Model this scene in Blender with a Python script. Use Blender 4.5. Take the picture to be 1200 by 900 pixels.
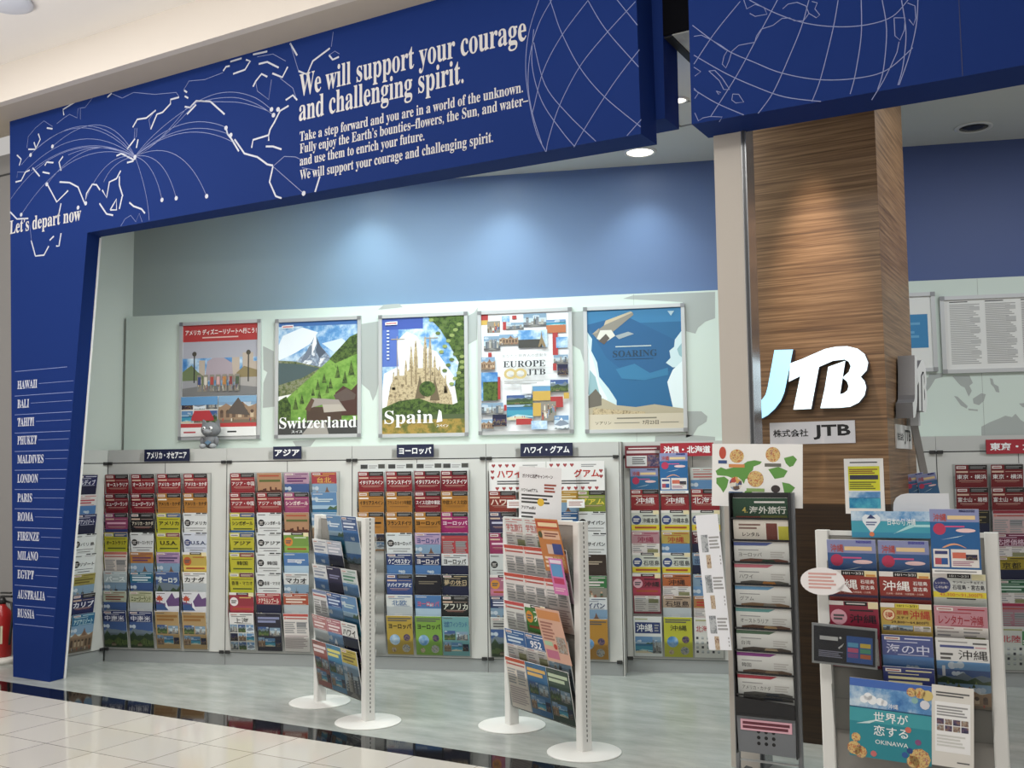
import bpy, bmesh, math, random
from mathutils import Vector, Matrix
random.seed(7)
for _o in list(bpy.data.objects): bpy.data.objects.remove(_o)
SC = bpy.context.scene
COL = SC.collection

# ------------------------------------------------------------------ camera, world, lights, exposure
CAM = Vector((4.928672602183793, -7.582603733578779, 1.5202961506106463))
CR = Vector((0.9796600486658622, 0.2003076787216108, -0.011959217915915801))
CU = Vector((0.027934471108547822, -0.07711817891086623, 0.9966305493036812))
CW = Vector((-0.1987104787671906, 0.9766932068600823, 0.081145087968911))
cd = bpy.data.cameras.new('camera'); cd.sensor_width = 36; cd.lens = 36.0; cd.clip_start = .05; cd.clip_end = 200
cam = bpy.data.objects.new('camera', cd); COL.objects.link(cam)
cam.matrix_world = Matrix(((CR.x, CU.x, -CW.x, CAM.x), (CR.y, CU.y, -CW.y, CAM.y), (CR.z, CU.z, -CW.z, CAM.z), (0, 0, 0, 1)))
SC.camera = cam
SC.view_settings.view_transform = 'Standard'; SC.view_settings.look = 'None'
SC.view_settings.gamma = 1; SC.view_settings.use_curve_mapping = False
SC.view_settings.exposure = 0.0
wd = bpy.data.worlds.new('world'); SC.world = wd; wd.use_nodes = True
wd.node_tree.nodes['Background'].inputs[0].default_value = (1.0, .97, .93, 1)
wd.node_tree.nodes['Background'].inputs[1].default_value = .50

ANG = math.radians(-18.36349592030705)           # the shop front runs at this angle to the back wall
TX = Vector((math.cos(ANG), math.sin(ANG), 0)); TY = Vector((-math.sin(ANG), math.cos(ANG), 0))
def tile(x, y, z=0): return TX * x + TY * y + Vector((0, 0, z))   # point in shop-front axes -> world
def ray(px, py): return CW + CR * ((px - 600) / 1200) - CU * ((py - 450) / 1200)
def on(px, py, n, d):                            # where the line of sight through a photo pixel meets a real plane
    D = ray(px, py); return CAM + D * ((d - n.dot(CAM)) / n.dot(D))
def fasc(px, py, d=-.73):                        # -> (along, height) on a plane parallel to the shop front
    P = on(px, py, TY, d); return (P.dot(TX), P.z)
YV = Vector((0, 1, 0)); ZV = Vector((0, 0, 1))
def onY(px, py, d): return on(px, py, YV, d)

def lamp(kind, loc, energy, color=(1, 1, 1), target=None, **k):
    l = bpy.data.lights.new(kind.lower() + '_light', kind); l.energy = energy; l.color = color
    for a, b in k.items(): setattr(l, a, b)
    o = bpy.data.objects.new(kind.lower() + '_light', l); COL.objects.link(o); o.location = loc
    if target is not None: o.rotation_euler = (Vector(target) - Vector(loc)).to_track_quat('-Z', 'Y').to_euler()
    return o
# shop ceiling panels (cool white) and mall ceiling (warm white)
for x, y in ((2.5, -.95), (4.0, -1.45)):
    lamp('AREA', (x, y, 3.83), 68, (.90, 1.0, .96), (x, y, 0), shape='RECTANGLE', size=1.5, size_y=.5)
lamp('AREA', (7.2, -1.6, 3.83), 40, (.95, .98, 1), (7.2, -1.6, 0), shape='RECTANGLE', size=1.4, size_y=.5)
lamp('AREA', tile(.6, -3.2, 4.55), 150, (1, .97, .93), tile(.6, -3.0, 0), shape='RECTANGLE', size=3, size_y=1.4)
lamp('AREA', tile(5.8, -4.4, 4.55), 130, (1, .97, .92), tile(5.8, -3.6, 0), shape='RECTANGLE', size=3, size_y=1.4)

# unseen up-light added in mid-air to brighten the mall ceiling
lamp('AREA', tile(2.5, -3.2, 3.3), 115, (1, .97, .94), tile(2.5, -2.9, 6), shape='RECTANGLE', size=8, size_y=.4)

# ------------------------------------------------------------------ materials
def lin(h):
    c = [int(h[i:i + 2], 16) / 255 for i in (0, 2, 4)]; g = .3 * c[0] + .59 * c[1] + .11 * c[2]; c = [g + (x - g) * .86 for x in c]
    return tuple(x / 12.92 if x <= .04045 else ((x + .055) / 1.055) ** 2.4 for x in c) + (1,)
_M = {}
def mat(h, rough=.5, metal=0., emit=0., spec=.5):
    k = (h, rough, metal, emit, spec)
    if k in _M: return _M[k]
    m = bpy.data.materials.new('paint_' + h); m.use_nodes = True
    b = m.node_tree.nodes['Principled BSDF']
    b.inputs['Base Color'].default_value = lin(h); b.inputs['Roughness'].default_value = rough
    b.inputs['Metallic'].default_value = metal; b.inputs['Specular IOR Level'].default_value = spec
    if emit:
        b.inputs['Emission Color'].default_value = lin(h); b.inputs['Emission Strength'].default_value = emit
    _M[k] = m; return m
def newmat(name):
    m = bpy.data.materials.new(name); m.use_nodes = True; nt = m.node_tree
    return m, nt, nt.nodes['Principled BSDF']
def N(nt, t, **k):
    n = nt.nodes.new(t)
    for a, b in k.items():
        if a.startswith('i_'): n.inputs[int(a[2:])].default_value = b
        else: setattr(n, a, b)
    return n
def ramp(nt, stops, mode='LINEAR'):
    r = nt.nodes.new('ShaderNodeValToRGB'); e = r.color_ramp.elements; r.color_ramp.interpolation = mode
    while len(e) < len(stops): e.new(.5)
    for q, (p, h) in zip(e, stops): q.position = p; q.color = lin(h)
    return r
def photo(name, cols, scale=26, sharp=False, tex='NOISE'):
    """printed picture: blotches of a few colours, different on every sheet"""
    m, nt, b = newmat('print_' + name); L = nt.links.new
    tc = N(nt, 'ShaderNodeTexCoord'); oi = N(nt, 'ShaderNodeObjectInfo')
    mul = N(nt, 'ShaderNodeMath', operation='MULTIPLY', i_1=37.); L(oi.outputs['Random'], mul.inputs[0])
    if tex == 'NOISE':
        t = N(nt, 'ShaderNodeTexNoise', noise_dimensions='4D'); t.inputs['Scale'].default_value = scale
        t.inputs['Detail'].default_value = 5; t.inputs['Roughness'].default_value = .65; L(mul.outputs[0], t.inputs['W']); out = t.outputs['Fac']
        L(tc.outputs['Object'], t.inputs['Vector'])
        st = [(.30 + .42 * i / (len(cols) - 1), c) for i, c in enumerate(cols)]
    else:
        t = N(nt, 'ShaderNodeTexVoronoi', voronoi_dimensions='4D', distance='CHEBYCHEV'); t.inputs['Scale'].default_value = scale
        L(mul.outputs[0], t.inputs['W']); L(tc.outputs['Object'], t.inputs['Vector'])
        s = N(nt, 'ShaderNodeSeparateColor'); L(t.outputs['Color'], s.inputs[0]); out = s.outputs[0]
        st = [(i / len(cols), c) for i, c in enumerate(cols)]
    r = ramp(nt, st, 'CONSTANT' if (sharp or tex != 'NOISE') else 'LINEAR')
    L(out, r.inputs[0]); L(r.outputs[0], b.inputs['Base Color']); b.inputs['Roughness'].default_value = .35
    return m
PH = dict(
    city=photo('city', ['3a4450', '7d8a96', 'b9b3a6', '5d5148', 'cfd3d6'], 45),
    sea=photo('sea', ['0f5fa0', '2a8fc0', '49b4cf', '9fd3dc'], 14),
    sky=photo('sky', ['2f6fb8', '5b97d0', 'b9d2e6', 'eef3f6'], 9),
    hill=photo('hill', ['262e20', '4a5a30', '70784a', '8a8a74', '3b4436'], 45),
    night=photo('night', ['1c1c2c', '34345a', '5c4868', '94705c', '24305a'], 60),
    warm=photo('warm', ['6a5244', 'a08468', 'c8b498', '8a6450', '4d4240'], 55),
    mix=photo('mix', ['3c5878', '8fa4b4', 'b09a80', '75504a', 'c4c4bc', '56705a'], 60),
    blocks=photo('blocks', ['4a76a8', 'd8cfc0', 'a8543c', '6f8f58', '8a8a92', 'e0c060', '37507a'], 40, tex='V'),
    doc=photo('doc', ['e4e0de', 'd6ccca', 'c2b8b8', 'dedad8', 'b8a8a8'], 70, tex='V'),
    coral=photo('coral', ['d8a040', 'c06038', 'e0c878', 'a85048', 'd8b0a0'], 75),
    grey=photo('grey', ['8a9096', 'b8bcc0', '6a7076', 'd8dadc'], 40),
    stone=photo('stone', ['6a5a44', 'a08c6a', 'c8b48c', '857252', '4d4030'], 34),
    tree=photo('tree', ['16220e', '2f471c', '56702c', '1e2c14'], 40),
    field=photo('field', ['8a6a20', 'a8883a', '6a6a2a', '4d5a24'], 18),
    meadow=photo('meadow', ['3f6a22', '5f8f30', '7ba842', '35551f'], 12),
    snow=photo('snow', ['dfe6ee', '9fb0c4', '5c6c84', 'eef2f6', '3f4c60'], 16),
    crowd=photo('crowd', ['c04838', '3a4a80', 'e0d8c8', '6a5040', 'd8a050', '8fa0b8'], 60, tex='V'),
)
CLEAR, nt, b = newmat('clear_acrylic'); L = nt.links.new
tr = N(nt, 'ShaderNodeBsdfTransparent'); tr.inputs[0].default_value = (.97, .98, .98, 1)
gl = N(nt, 'ShaderNodeBsdfGlossy'); gl.inputs['Roughness'].default_value = .06
lw = N(nt, 'ShaderNodeLayerWeight'); lw.inputs[0].default_value = .18; mx = N(nt, 'ShaderNodeMixShader')
L(lw.outputs['Fresnel'], mx.inputs[0]); L(tr.outputs[0], mx.inputs[1]); L(gl.outputs[0], mx.inputs[2])
L(mx.outputs[0], nt.nodes['Material Output'].inputs[0])
SMOKE, nt, b = newmat('smoked_acrylic'); L = nt.links.new
tr = N(nt, 'ShaderNodeBsdfTransparent'); tr.inputs[0].default_value = (.8, .8, .79, 1)
gl = N(nt, 'ShaderNodeBsdfDiffuse'); gl.inputs[0].default_value = (.40, .385, .36, 1)
mx = N(nt, 'ShaderNodeMixShader'); mx.inputs[0].default_value = .62
L(tr.outputs[0], mx.inputs[1]); L(gl.outputs[0], mx.inputs[2])
L(mx.outputs[0], nt.nodes['Material Output'].inputs[0])

# zebra-striped wood laminate
def wood(name, a, bcol, c):
    m, nt, b = newmat(name); L = nt.links.new
    tc = N(nt, 'ShaderNodeTexCoord'); mp = N(nt, 'ShaderNodeMapping'); mp.inputs['Scale'].default_value = (1.3, 1.3, 80)
    L(tc.outputs['Object'], mp.inputs[0])
    t = N(nt, 'ShaderNodeTexNoise'); t.inputs['Scale'].default_value = 1.; t.inputs['Detail'].default_value = 4; t.inputs['Roughness'].default_value = .6
    L(mp.outputs[0], t.inputs['Vector'])
    mp2 = N(nt, 'ShaderNodeMapping'); mp2.inputs['Scale'].default_value = (4, 4, 210); L(tc.outputs['Object'], mp2.inputs[0])
    t2 = N(nt, 'ShaderNodeTexNoise'); t2.inputs['Scale'].default_value = 1.; t2.inputs['Detail'].default_value = 2; L(mp2.outputs[0], t2.inputs['Vector'])
    ad = N(nt, 'ShaderNodeMath', operation='MULTIPLY_ADD', i_1=.45); L(t2.outputs['Fac'], ad.inputs[0]); L(t.outputs['Fac'], ad.inputs[2])
    r = ramp(nt, [(.52, a), (.70, bcol), (.88, c)]); L(ad.outputs[0], r.inputs[0]); L(r.outputs[0], b.inputs['Base Color'])
    b.inputs['Roughness'].default_value = .42
    return m
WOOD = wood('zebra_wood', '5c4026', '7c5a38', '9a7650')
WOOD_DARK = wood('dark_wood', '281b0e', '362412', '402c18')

# floors (their objects are turned to the shop-front axes, so object coordinates run along the tiles)
TILE, nt, b = newmat('polished_cream_tile'); L = nt.links.new
tc = N(nt, 'ShaderNodeTexCoord'); mp = N(nt, 'ShaderNodeMapping'); mp.inputs['Location'].default_value = (-1.0168, 1.4307, 0)
L(tc.outputs['Object'], mp.inputs[0])
br = N(nt, 'ShaderNodeTexBrick', offset=0., squash=1.); br.inputs['Scale'].default_value = 1.
br.inputs['Brick Width'].default_value = .4; br.inputs['Row Height'].default_value = .4; br.inputs['Mortar Size'].default_value = .0028; br.inputs['Mortar Smooth'].default_value = .1
br.inputs['Color1'].default_value = lin('c6c0b6'); br.inputs['Color2'].default_value = lin('c0bab0'); br.inputs['Mortar'].default_value = lin('6d665c')
L(mp.outputs[0], br.inputs['Vector']); L(br.outputs['Color'], b.inputs['Base Color'])
b.inputs['Roughness'].default_value = .09; b.inputs['Specular IOR Level'].default_value = .6
GRANITE, nt, b = newmat('black_granite'); L = nt.links.new
tc = N(nt, 'ShaderNodeTexCoord'); t = N(nt, 'ShaderNodeTexNoise'); t.inputs['Scale'].default_value = 220
L(tc.outputs['Object'], t.inputs['Vector']); r = ramp(nt, [(.45, '0c0c0e'), (.75, '24252a')]); L(t.outputs['Fac'], r.inputs[0]); L(r.outputs[0], b.inputs['Base Color'])
b.inputs['Roughness'].default_value = .05; b.inputs['Specular IOR Level'].default_value = .55
VINYL, nt, b = newmat('grey_mottled_vinyl'); L = nt.links.new
tc = N(nt, 'ShaderNodeTexCoord'); mp = N(nt, 'ShaderNodeMapping'); mp.inputs['Scale'].default_value = (1.6, 5, 1); L(tc.outputs['Object'], mp.inputs[0])
t = N(nt, 'ShaderNodeTexNoise'); t.inputs['Scale'].default_value = 1.6; t.inputs['Detail'].default_value = 8; t.inputs['Roughness'].default_value = .68
L(mp.outputs[0], t.inputs['Vector']); r = ramp(nt, [(.3, '8c918d'), (.55, 'a2a7a2'), (.78, 'b4b8b2')]); L(t.outputs['Fac'], r.inputs[0]); L(r.outputs[0], b.inputs['Base Color'])
b.inputs['Roughness'].default_value = .22
# colour ramp along the upper back wall: grey at its left end turning to blue
BLUEWALL, nt, b = newmat('blue_wall_ramp'); L = nt.links.new
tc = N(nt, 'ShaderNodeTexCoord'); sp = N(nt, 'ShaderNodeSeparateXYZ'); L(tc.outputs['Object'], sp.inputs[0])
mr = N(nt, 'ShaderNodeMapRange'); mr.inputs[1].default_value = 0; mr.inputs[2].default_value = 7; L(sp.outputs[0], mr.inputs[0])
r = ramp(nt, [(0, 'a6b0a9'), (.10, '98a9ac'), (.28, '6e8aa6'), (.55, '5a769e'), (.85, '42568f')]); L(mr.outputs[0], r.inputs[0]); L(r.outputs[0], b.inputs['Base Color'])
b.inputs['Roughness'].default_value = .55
NAVY = mat('163076', .65, 0, 0, .06); WHITE = mat('e8e8e4', .5); OFFW = mat('c9c9c4', .45); INK = mat('141416', .5); SILVER = mat('c4c6c6', .38, .4)
PAPER = mat('ecebe8', .55)

# ------------------------------------------------------------------ mesh building
_T = {}
def glyphs(s, bold=0.0):
    k = (s, bold)
    if k in _T: return _T[k]
    c = bpy.data.curves.new('t', 'FONT'); c.body = s; c.resolution_u = 2; c.offset = bold
    o = bpy.data.objects.new('t', c); me = bpy.data.meshes.new_from_object(o)
    V = [(v.co.x, v.co.y) for v in me.vertices]; F = [tuple(p.vertices) for p in me.polygons]
    bpy.data.objects.remove(o); bpy.data.curves.remove(c); bpy.data.meshes.remove(me)
    x0 = min(v[0] for v in V); x1 = max(v[0] for v in V); y0 = min(v[1] for v in V); y1 = max(v[1] for v in V)
    V = [((x - x0), (y - y0)) for x, y in V]
    _T[k] = (V, F, x1 - x0, y1 - y0); return _T[k]
def serif(s):
    o = ''
    for ch in s:
        if 'A' <= ch <= 'Z': o += chr(0x1D400 + ord(ch) - 65)
        elif 'a' <= ch <= 'z': o += chr(0x1D41A + ord(ch) - 97)
        else: o += ch
    return o
class MB:
    """collects shapes for ONE mesh; sheets face -Y with x to the right and z up"""
    def __init__(s): s.v = []; s.f = []; s.m = []; s.mats = []; s.sm = []
    def mi(s, m):
        if m not in s.mats: s.mats.append(m)
        return s.mats.index(m)
    def poly(s, pts, m, smooth=False):
        i = len(s.v); s.v += [tuple(p) for p in pts]; s.f.append(tuple(range(i, i + len(pts)))); s.m.append(s.mi(m)); s.sm.append(smooth)
    def sheet(s, pts, m, y=0.):
        a = sum(pts[i - 1][0] * pts[i][1] - pts[i][0] * pts[i - 1][1] for i in range(len(pts)))
        if a < 0: pts = pts[::-1]
        s.poly([(x, y, z) for x, z in pts], m)
    def rect(s, x0, z0, x1, z1, m, y=0.): s.sheet([(x0, z0), (x1, z0), (x1, z1), (x0, z1)], m, y)
    def disc(s, cx, cz, r, m, y=0., n=20, rz=None):
        rz = rz or r; s.sheet([(cx + r * math.cos(2 * math.pi * i / n), cz + rz * math.sin(2 * math.pi * i / n)) for i in range(n)], m, y)
    def box(s, x0, x1, y0, y1, z0, z1, m):
        P = [(x0, y0, z0), (x1, y0, z0), (x1, y1, z0), (x0, y1, z0), (x0, y0, z1), (x1, y0, z1), (x1, y1, z1), (x0, y1, z1)]
        for f in ((3, 2, 1, 0), (4, 5, 6, 7), (0, 1, 5, 4), (1, 2, 6, 5), (2, 3, 7, 6), (3, 0, 4, 7)): s.poly([P[i] for i in f], m)
    def rbox(s, x0, x1, y0, y1, z0, z1, m, c=.004):
        """box with chamfered vertical edges"""
        s.prismz([(x0 + c, y0), (x1 - c, y0), (x1, y0 + c), (x1, y1 - c), (x1 - c, y1), (x0 + c, y1), (x0, y1 - c), (x0, y0 + c)], z0, z1, m)
    def prism(s, pts, y0, y1, m, mside=None):
        a = sum(pts[i - 1][0] * pts[i][1] - pts[i][0] * pts[i - 1][1] for i in range(len(pts)))
        if a < 0: pts = pts[::-1]
        s.poly([(x, y0, z) for x, z in pts], m); s.poly([(x, y1, z) for x, z in pts[::-1]], mside or m)
        for i in range(len(pts)):
            a, b = pts[i - 1], pts[i]; s.poly([(b[0], y0, b[1]), (a[0], y0, a[1]), (a[0], y1, a[1]), (b[0], y1, b[1])], mside or m)
    def prismz(s, pts, z0, z1, m):
        a = sum(pts[i - 1][0] * pts[i][1] - pts[i][0] * pts[i - 1][1] for i in range(len(pts)))
        if a < 0: pts = pts[::-1]
        s.poly([(x, y, z1) for x, y in pts], m); s.poly([(x, y, z0) for x, y in pts[::-1]], m)
        for i in range(len(pts)):
            a, b = pts[i - 1], pts[i]; s.poly([(a[0], a[1], z0), (b[0], b[1], z0), (b[0], b[1], z1), (a[0], a[1], z1)], m)
    def lathe(s, prof, m, c=(0, 0, 0), n=32, axis='z', sx=1, sy=1):
        i0 = len(s.v)
        for r, h in prof:
            for k in range(n):
                a = 2 * math.pi * k / n; p = (r * math.cos(a) * sx, r * math.sin(a) * sy, h)
                if axis == 'y': p = (p[0], h, p[1])
                if axis == 'x': p = (h, p[0], p[1])
                s.v.append((p[0] + c[0], p[1] + c[1], p[2] + c[2]))
        M = s.mi(m)
        for j in range(len(prof) - 1):
            for k in range(n):
                k2 = (k + 1) % n; q = (i0 + j * n + k, i0 + j * n + k2, i0 + (j + 1) * n + k2, i0 + (j + 1) * n + k)
                s.f.append(q[::-1] if axis == 'y' else q); s.m.append(M); s.sm.append(True)
        s.f.append(tuple(i0 + (len(prof) - 1) * n + k for k in range(n))); s.m.append(M); s.sm.append(False)
        s.f.append(tuple(i0 + k for k in range(n))[::-1]); s.m.append(M); s.sm.append(False)
    def ball(s, c, r, m, sx=1, sy=1, sz=1, n=16):
        s.lathe([(max(1e-4, r * math.sin(math.pi * k / 10)), -r * sz * math.cos(math.pi * k / 10)) for k in range(11)], m, c, n, 'z', sx, sy)
    def tube(s, pts, r, m, n=8):
        pts = [Vector(p) for p in pts]; i0 = len(s.v); M = s.mi(m)
        for i, p in enumerate(pts):
            d = (pts[min(i + 1, len(pts) - 1)] - pts[max(i - 1, 0)]).normalized()
            u = d.orthogonal().normalized() if i == 0 else (u - d * u.dot(d)).normalized(); w = d.cross(u)
            for k in range(n):
                a = 2 * math.pi * k / n; s.v.append(tuple(p + u * (r * math.cos(a)) + w * (r * math.sin(a))))
        for i in range(len(pts) - 1):
            for k in range(n):
                k2 = (k + 1) % n; s.f.append((i0 + i * n + k, i0 + i * n + k2, i0 + (i + 1) * n + k2, i0 + (i + 1) * n + k)); s.m.append(M); s.sm.append(True)
        s.f.append(tuple(i0 + k for k in range(n))[::-1]); s.m.append(M); s.sm.append(False)
        s.f.append(tuple(i0 + (len(pts) - 1) * n + k for k in range(n))); s.m.append(M); s.sm.append(False)
    def text(s, t, x0, z0, x1, z1, m, y=0., bold=.012, shear=0):
        V, F, w, h = glyphs(t, bold)
        i = len(s.v); M = s.mi(m)
        for a, b in V: s.v.append((x0 + a / w * (x1 - x0) + shear * b / h * (z1 - z0), y, z0 + b / h * (z1 - z0)))
        for f in F: s.f.append(tuple(i + k for k in f)); s.m.append(M); s.sm.append(False)
    def ribbon(s, pts, w, m, y=0.):
        pts = [Vector(p) for p in pts]; L = []; R = []
        for i, p in enumerate(pts):
            d = (pts[min(i + 1, len(pts) - 1)] - pts[max(i - 1, 0)]); d = d.normalized() if d.length > 1e-9 else Vector((1, 0))
            n = Vector((-d.y, d.x)) * (w / 2); L.append(p + n); R.append(p - n)
        for i in range(len(pts) - 1): s.sheet([tuple(R[i]), tuple(R[i + 1]), tuple(L[i + 1]), tuple(L[i])], m, y)
    def lines(s, x0, z0, x1, z1, n, m, y, gap=.45, ragged=.25):
        """rows of unreadably small print"""
        h = (z1 - z0) / n
        for i in range(n):
            e = x1 - (x1 - x0) * ragged * ((i * 37 % 10) / 10)
            s.rect(x0, z1 - (i + 1) * h + h * gap * .5, e, z1 - i * h - h * gap * .5, m, y)
    def mesh(s, name):
        me = bpy.data.meshes.new(name); me.from_pydata(s.v, [], s.f); 
        for m in s.mats: me.materials.append(m)
        me.polygons.foreach_set('material_index', s.m); me.polygons.foreach_set('use_smooth', s.sm); me.update(); return me
    def build(s, name, parent=None, loc=(0, 0, 0), rot=(0, 0, 0)):
        o = bpy.data.objects.new(name, s.mesh(name)); COL.objects.link(o); o.location = loc; o.rotation_euler = rot
        if parent is not None: o.parent = parent
        return o
def tag(o, label, cat, group=None):
    o['label'] = label; o['category'] = cat
    if group: o['group'] = group
    return o
def struct(o): o['kind'] = 'structure'; return o
def thing(name, label, cat, loc=(0, 0, 0), rz=0., group=None):
    o = bpy.data.objects.new(name, None); COL.objects.link(o); o.location = loc; o.rotation_euler = (0, 0, rz); o.empty_display_size = .1
    return tag(o, label, cat, group)
def local(root_loc, rz, p):
    c, s_ = math.cos(rz), math.sin(rz); return Vector((root_loc[0] + c * p[0] - s_ * p[1], root_loc[1] + s_ * p[0] + c * p[1], root_loc[2] + p[2]))
# ------------------------------------------------------------------ the room
m = MB(); m.poly([(-4, -9, 0), (13, -9, 0), (13, -1.0787, 0), (-4, -1.0787, 0)], TILE); struct(m.build('floor_mall', rot=(0, 0, ANG)))
m = MB(); m.poly([(-4, -1.0787, 0), (13, -1.0787, 0), (13, -.8697, 0), (-4, -.8697, 0)], GRANITE); struct(m.build('floor_border', rot=(0, 0, ANG)))
m = MB(); m.poly([(-4, -.8697, 0), (13, -.8697, 0), (13, 6, 0), (-4, 6, 0)], VINYL); struct(m.build('floor', rot=(0, 0, ANG)))
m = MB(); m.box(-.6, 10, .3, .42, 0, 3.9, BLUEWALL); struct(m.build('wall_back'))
# white panel wall with grey map silhouettes under the blue wall
PANEL = mat('c8d6cc', .5); MAPG = mat('a2a8a4', .5)
m = MB(); m.box(.014, 9.5, .2, .298, 0, 2.832, PANEL)
def ypix(pts, d): return [(onY(x, y, d).x, onY(x, y, d).z) for x, y in pts]
maps = [
    [(384 / 3.243 + 190, 180 / 3.243 + 350), (425 / 3.243 + 190, 200 / 3.243 + 350), (430 / 3.243 + 190, 410 / 3.243 + 350), (383 / 3.243 + 190, 415 / 3.243 + 350), (385 / 3.243 + 190, 320 / 3.243 + 350), (400 / 3.243 + 190, 280 / 3.243 + 350), (385 / 3.243 + 190, 270 / 3.243 + 350)],
    [(422, 380), (446, 376), (446, 440), (441, 462), (437, 470), (433, 458), (424, 450)],
    [(443, 363), (472, 360), (468, 356), (450, 357)], [(560, 360), (556, 366), (545, 372), (543, 398), (548, 404), (559, 398)],
    [(666, 366), (690, 364), (690, 430), (684, 424), (680, 410), (670, 404)],
    [(730, 350), (742, 346), (838, 342), (838, 373), (826, 377), (818, 384), (815, 391), (804, 388), (800, 354)],
    [(803, 482), (822, 482), (829, 488), (828, 494), (818, 500), (812, 510), (804, 513)],
    [(768, 511), (800, 509), (838, 512), (838, 521), (767, 521)], [(343, 517), (370, 515), (364, 523), (348, 525)],
]
for p in maps: m.sheet(ypix(p, .2), MAPG, .1992)
def rp(pts): return [(1040 + x / 2.5, 300 + y / 2.5) for x, y in pts]
for p in [[(85, 365), (120, 355), (122, 345), (165, 343), (160, 355), (140, 360), (125, 385), (110, 402), (100, 385), (90, 378)],
          [(190, 352), (240, 350), (250, 372), (240, 380), (247, 395), (238, 412), (226, 385), (215, 380), (205, 370)],
          [(195, 410), (205, 412), (235, 440), (232, 447), (215, 438)], [(250, 418), (275, 402), (288, 405), (282, 425), (268, 437), (252, 432)],
          [(236, 447), (265, 450), (264, 454), (238, 452)], [(300, 358), (308, 360), (312, 375), (325, 382), (328, 400), (318, 398), (312, 385), (303, 375)],
          [(385, 432), (420, 430), (450, 445), (440, 452), (410, 446), (395, 442)],
          [(275, 500), (300, 487), (330, 475), (345, 468), (365, 472), (375, 462), (390, 480), (420, 500), (440, 540), (300, 542), (275, 525)]]:
    m.sheet(ypix(rp(p), .2), MAPG, .1992)
for px in (1151.5, 745): m.rect(onY(px, 460, .2).x - .001, 1.68, onY(px, 460, .2).x + .001, 2.83, mat('8d918e'), .199)
struct(m.build('wall_panel'))
# left side wall of the shop
SIDEW = mat('bcc4bd', .5)
m = MB(); m.box(-.2, -.084, -.5, .55, 0, 3.9, SIDEW); struct(m.build('wall_left', rot=(0, 0, ANG)))
m = MB()
q_ = [tile(-.3, -.295), tile(9.8, -.295), Vector((9.9, .42, 0)), Vector((-.6, .42, 0))]
m.prismz([(v.x, v.y) for v in q_], 3.86, 3.95, mat('c4c6c2', .6)); struct(m.build('ceiling'))
m = MB(); m.box(5.148, 5.325, -.50, -.296, 3.86, 3.95, mat('c4c6c2', .6)); struct(m.build('ceiling_strip', rot=(0, 0, ANG)))
m = MB(); m.box(5.102, 5.147, -.50, -.02, 3.852, 3.8595, mat('0a0c18', .7)); m.box(5.05, 5.40, -.512, -.502, 3.865, 4.30, mat('06070e', .8, 0, 0, .1)); struct(m.build('ceiling_gap_shade', rot=(0, 0, ANG)))  # near-black strip and board: shade of the gap between fascias put into colour
# mall bulkhead, soffit and ceiling
CREAM = mat('d4cbc0', .6)
m = MB(); m.box(-6, 13, -.97, -.52, 4.31, 4.36, mat('b9ad9c', .6)); m.box(-6, 13, -1.03, -.97, 4.31, 4.62, CREAM); struct(m.build('ceiling_bulkhead', rot=(0, 0, ANG)))
m = MB(); m.box(-6, 13, -6.2, -.97, 4.60, 4.7, mat('e6e1dc', .6)); struct(m.build('ceiling_mall', rot=(0, 0, ANG)))
# neighbouring grey wall at the far left
GREYW = mat('8c8a88', .6)
m = MB(); m.box(-5, -.21, -.22, -.12, 0, 4.31, GREYW); m.box(-5, -.21, -.224, -.22, 4.12, 4.135, mat('3a3a3a')); struct(m.build('wall_front', rot=(0, 0, ANG)))

def downlight(loc, label, r=.075, on_=0., tilt=False):
    t = thing('downlight', label, 'ceiling light', loc, 0, 'recessed downlights')
    q = MB(); q.lathe([(r * 1.25, -.001), (r * 1.25, -.006), (r, -.01), (r * .98, -.0005)], mat('d8d8d4', .3)); q.build('trim_ring', t)
    q = MB(); q.lathe([(r * .95, -.004), (r * .5, -.006), (.001, -.006)], mat('fff6e0', .3, 0, on_) if on_ else mat('3c3c3a', .25, .6)); q.build('lens', t)
    return t
downlight((4.393, -.046, 3.86), 'bright round downlight in the shop ceiling near the back wall, under the left fascia end', .10, 9)
downlight((4.72, -1.086, 3.86), 'small lit spotlight seen through the gap between the blue fascias', .05, 4)
downlight((6.724, -.058, 3.86), 'dark unlit round downlight in ceiling right of the wood column', .10, 0)
# wall-washing downlights close to the back wall
for x in (2.15, 3.3, 4.393):
    lamp('SPOT', (x, -.05, 3.83), 38, (.86, 1.0, .98), (x, .24, 2.3), spot_size=math.radians(95), spot_blend=1., shadow_soft_size=.09)
    if x < 4: downlight((x, -.046, 3.86), 'recessed downlight washing the blue back wall above the %s poster' % {2.15: 'Switzerland', 3.3: 'Europe'}[x], .10, 9)
# the wood column's own spotlight in the soffit
lamp('SPOT', tile(5.72, -.24, 3.82), 240, (1, .80, .66), tile(5.74, .12, 2.15), spot_size=math.radians(30), spot_blend=1., shadow_soft_size=.05)
m = MB(); lk = mat('8a8c88')
for a, b_ in (((4.672, -1.002), (4.789, -1.054)), ((4.659, -.718), (4.71, -.562)), ((4.71, -.562), (4.85, -.62))):
    d_ = (Vector(b_) - Vector(a)).normalized(); n_ = Vector((-d_.y, d_.x)) * .008
    m.prismz([tuple(Vector(a) - n_), tuple(Vector(b_) - n_), tuple(Vector(b_) + n_), tuple(Vector(a) + n_)], 3.854, 3.8595, lk)
struct(m.build('trim_1'))

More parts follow.
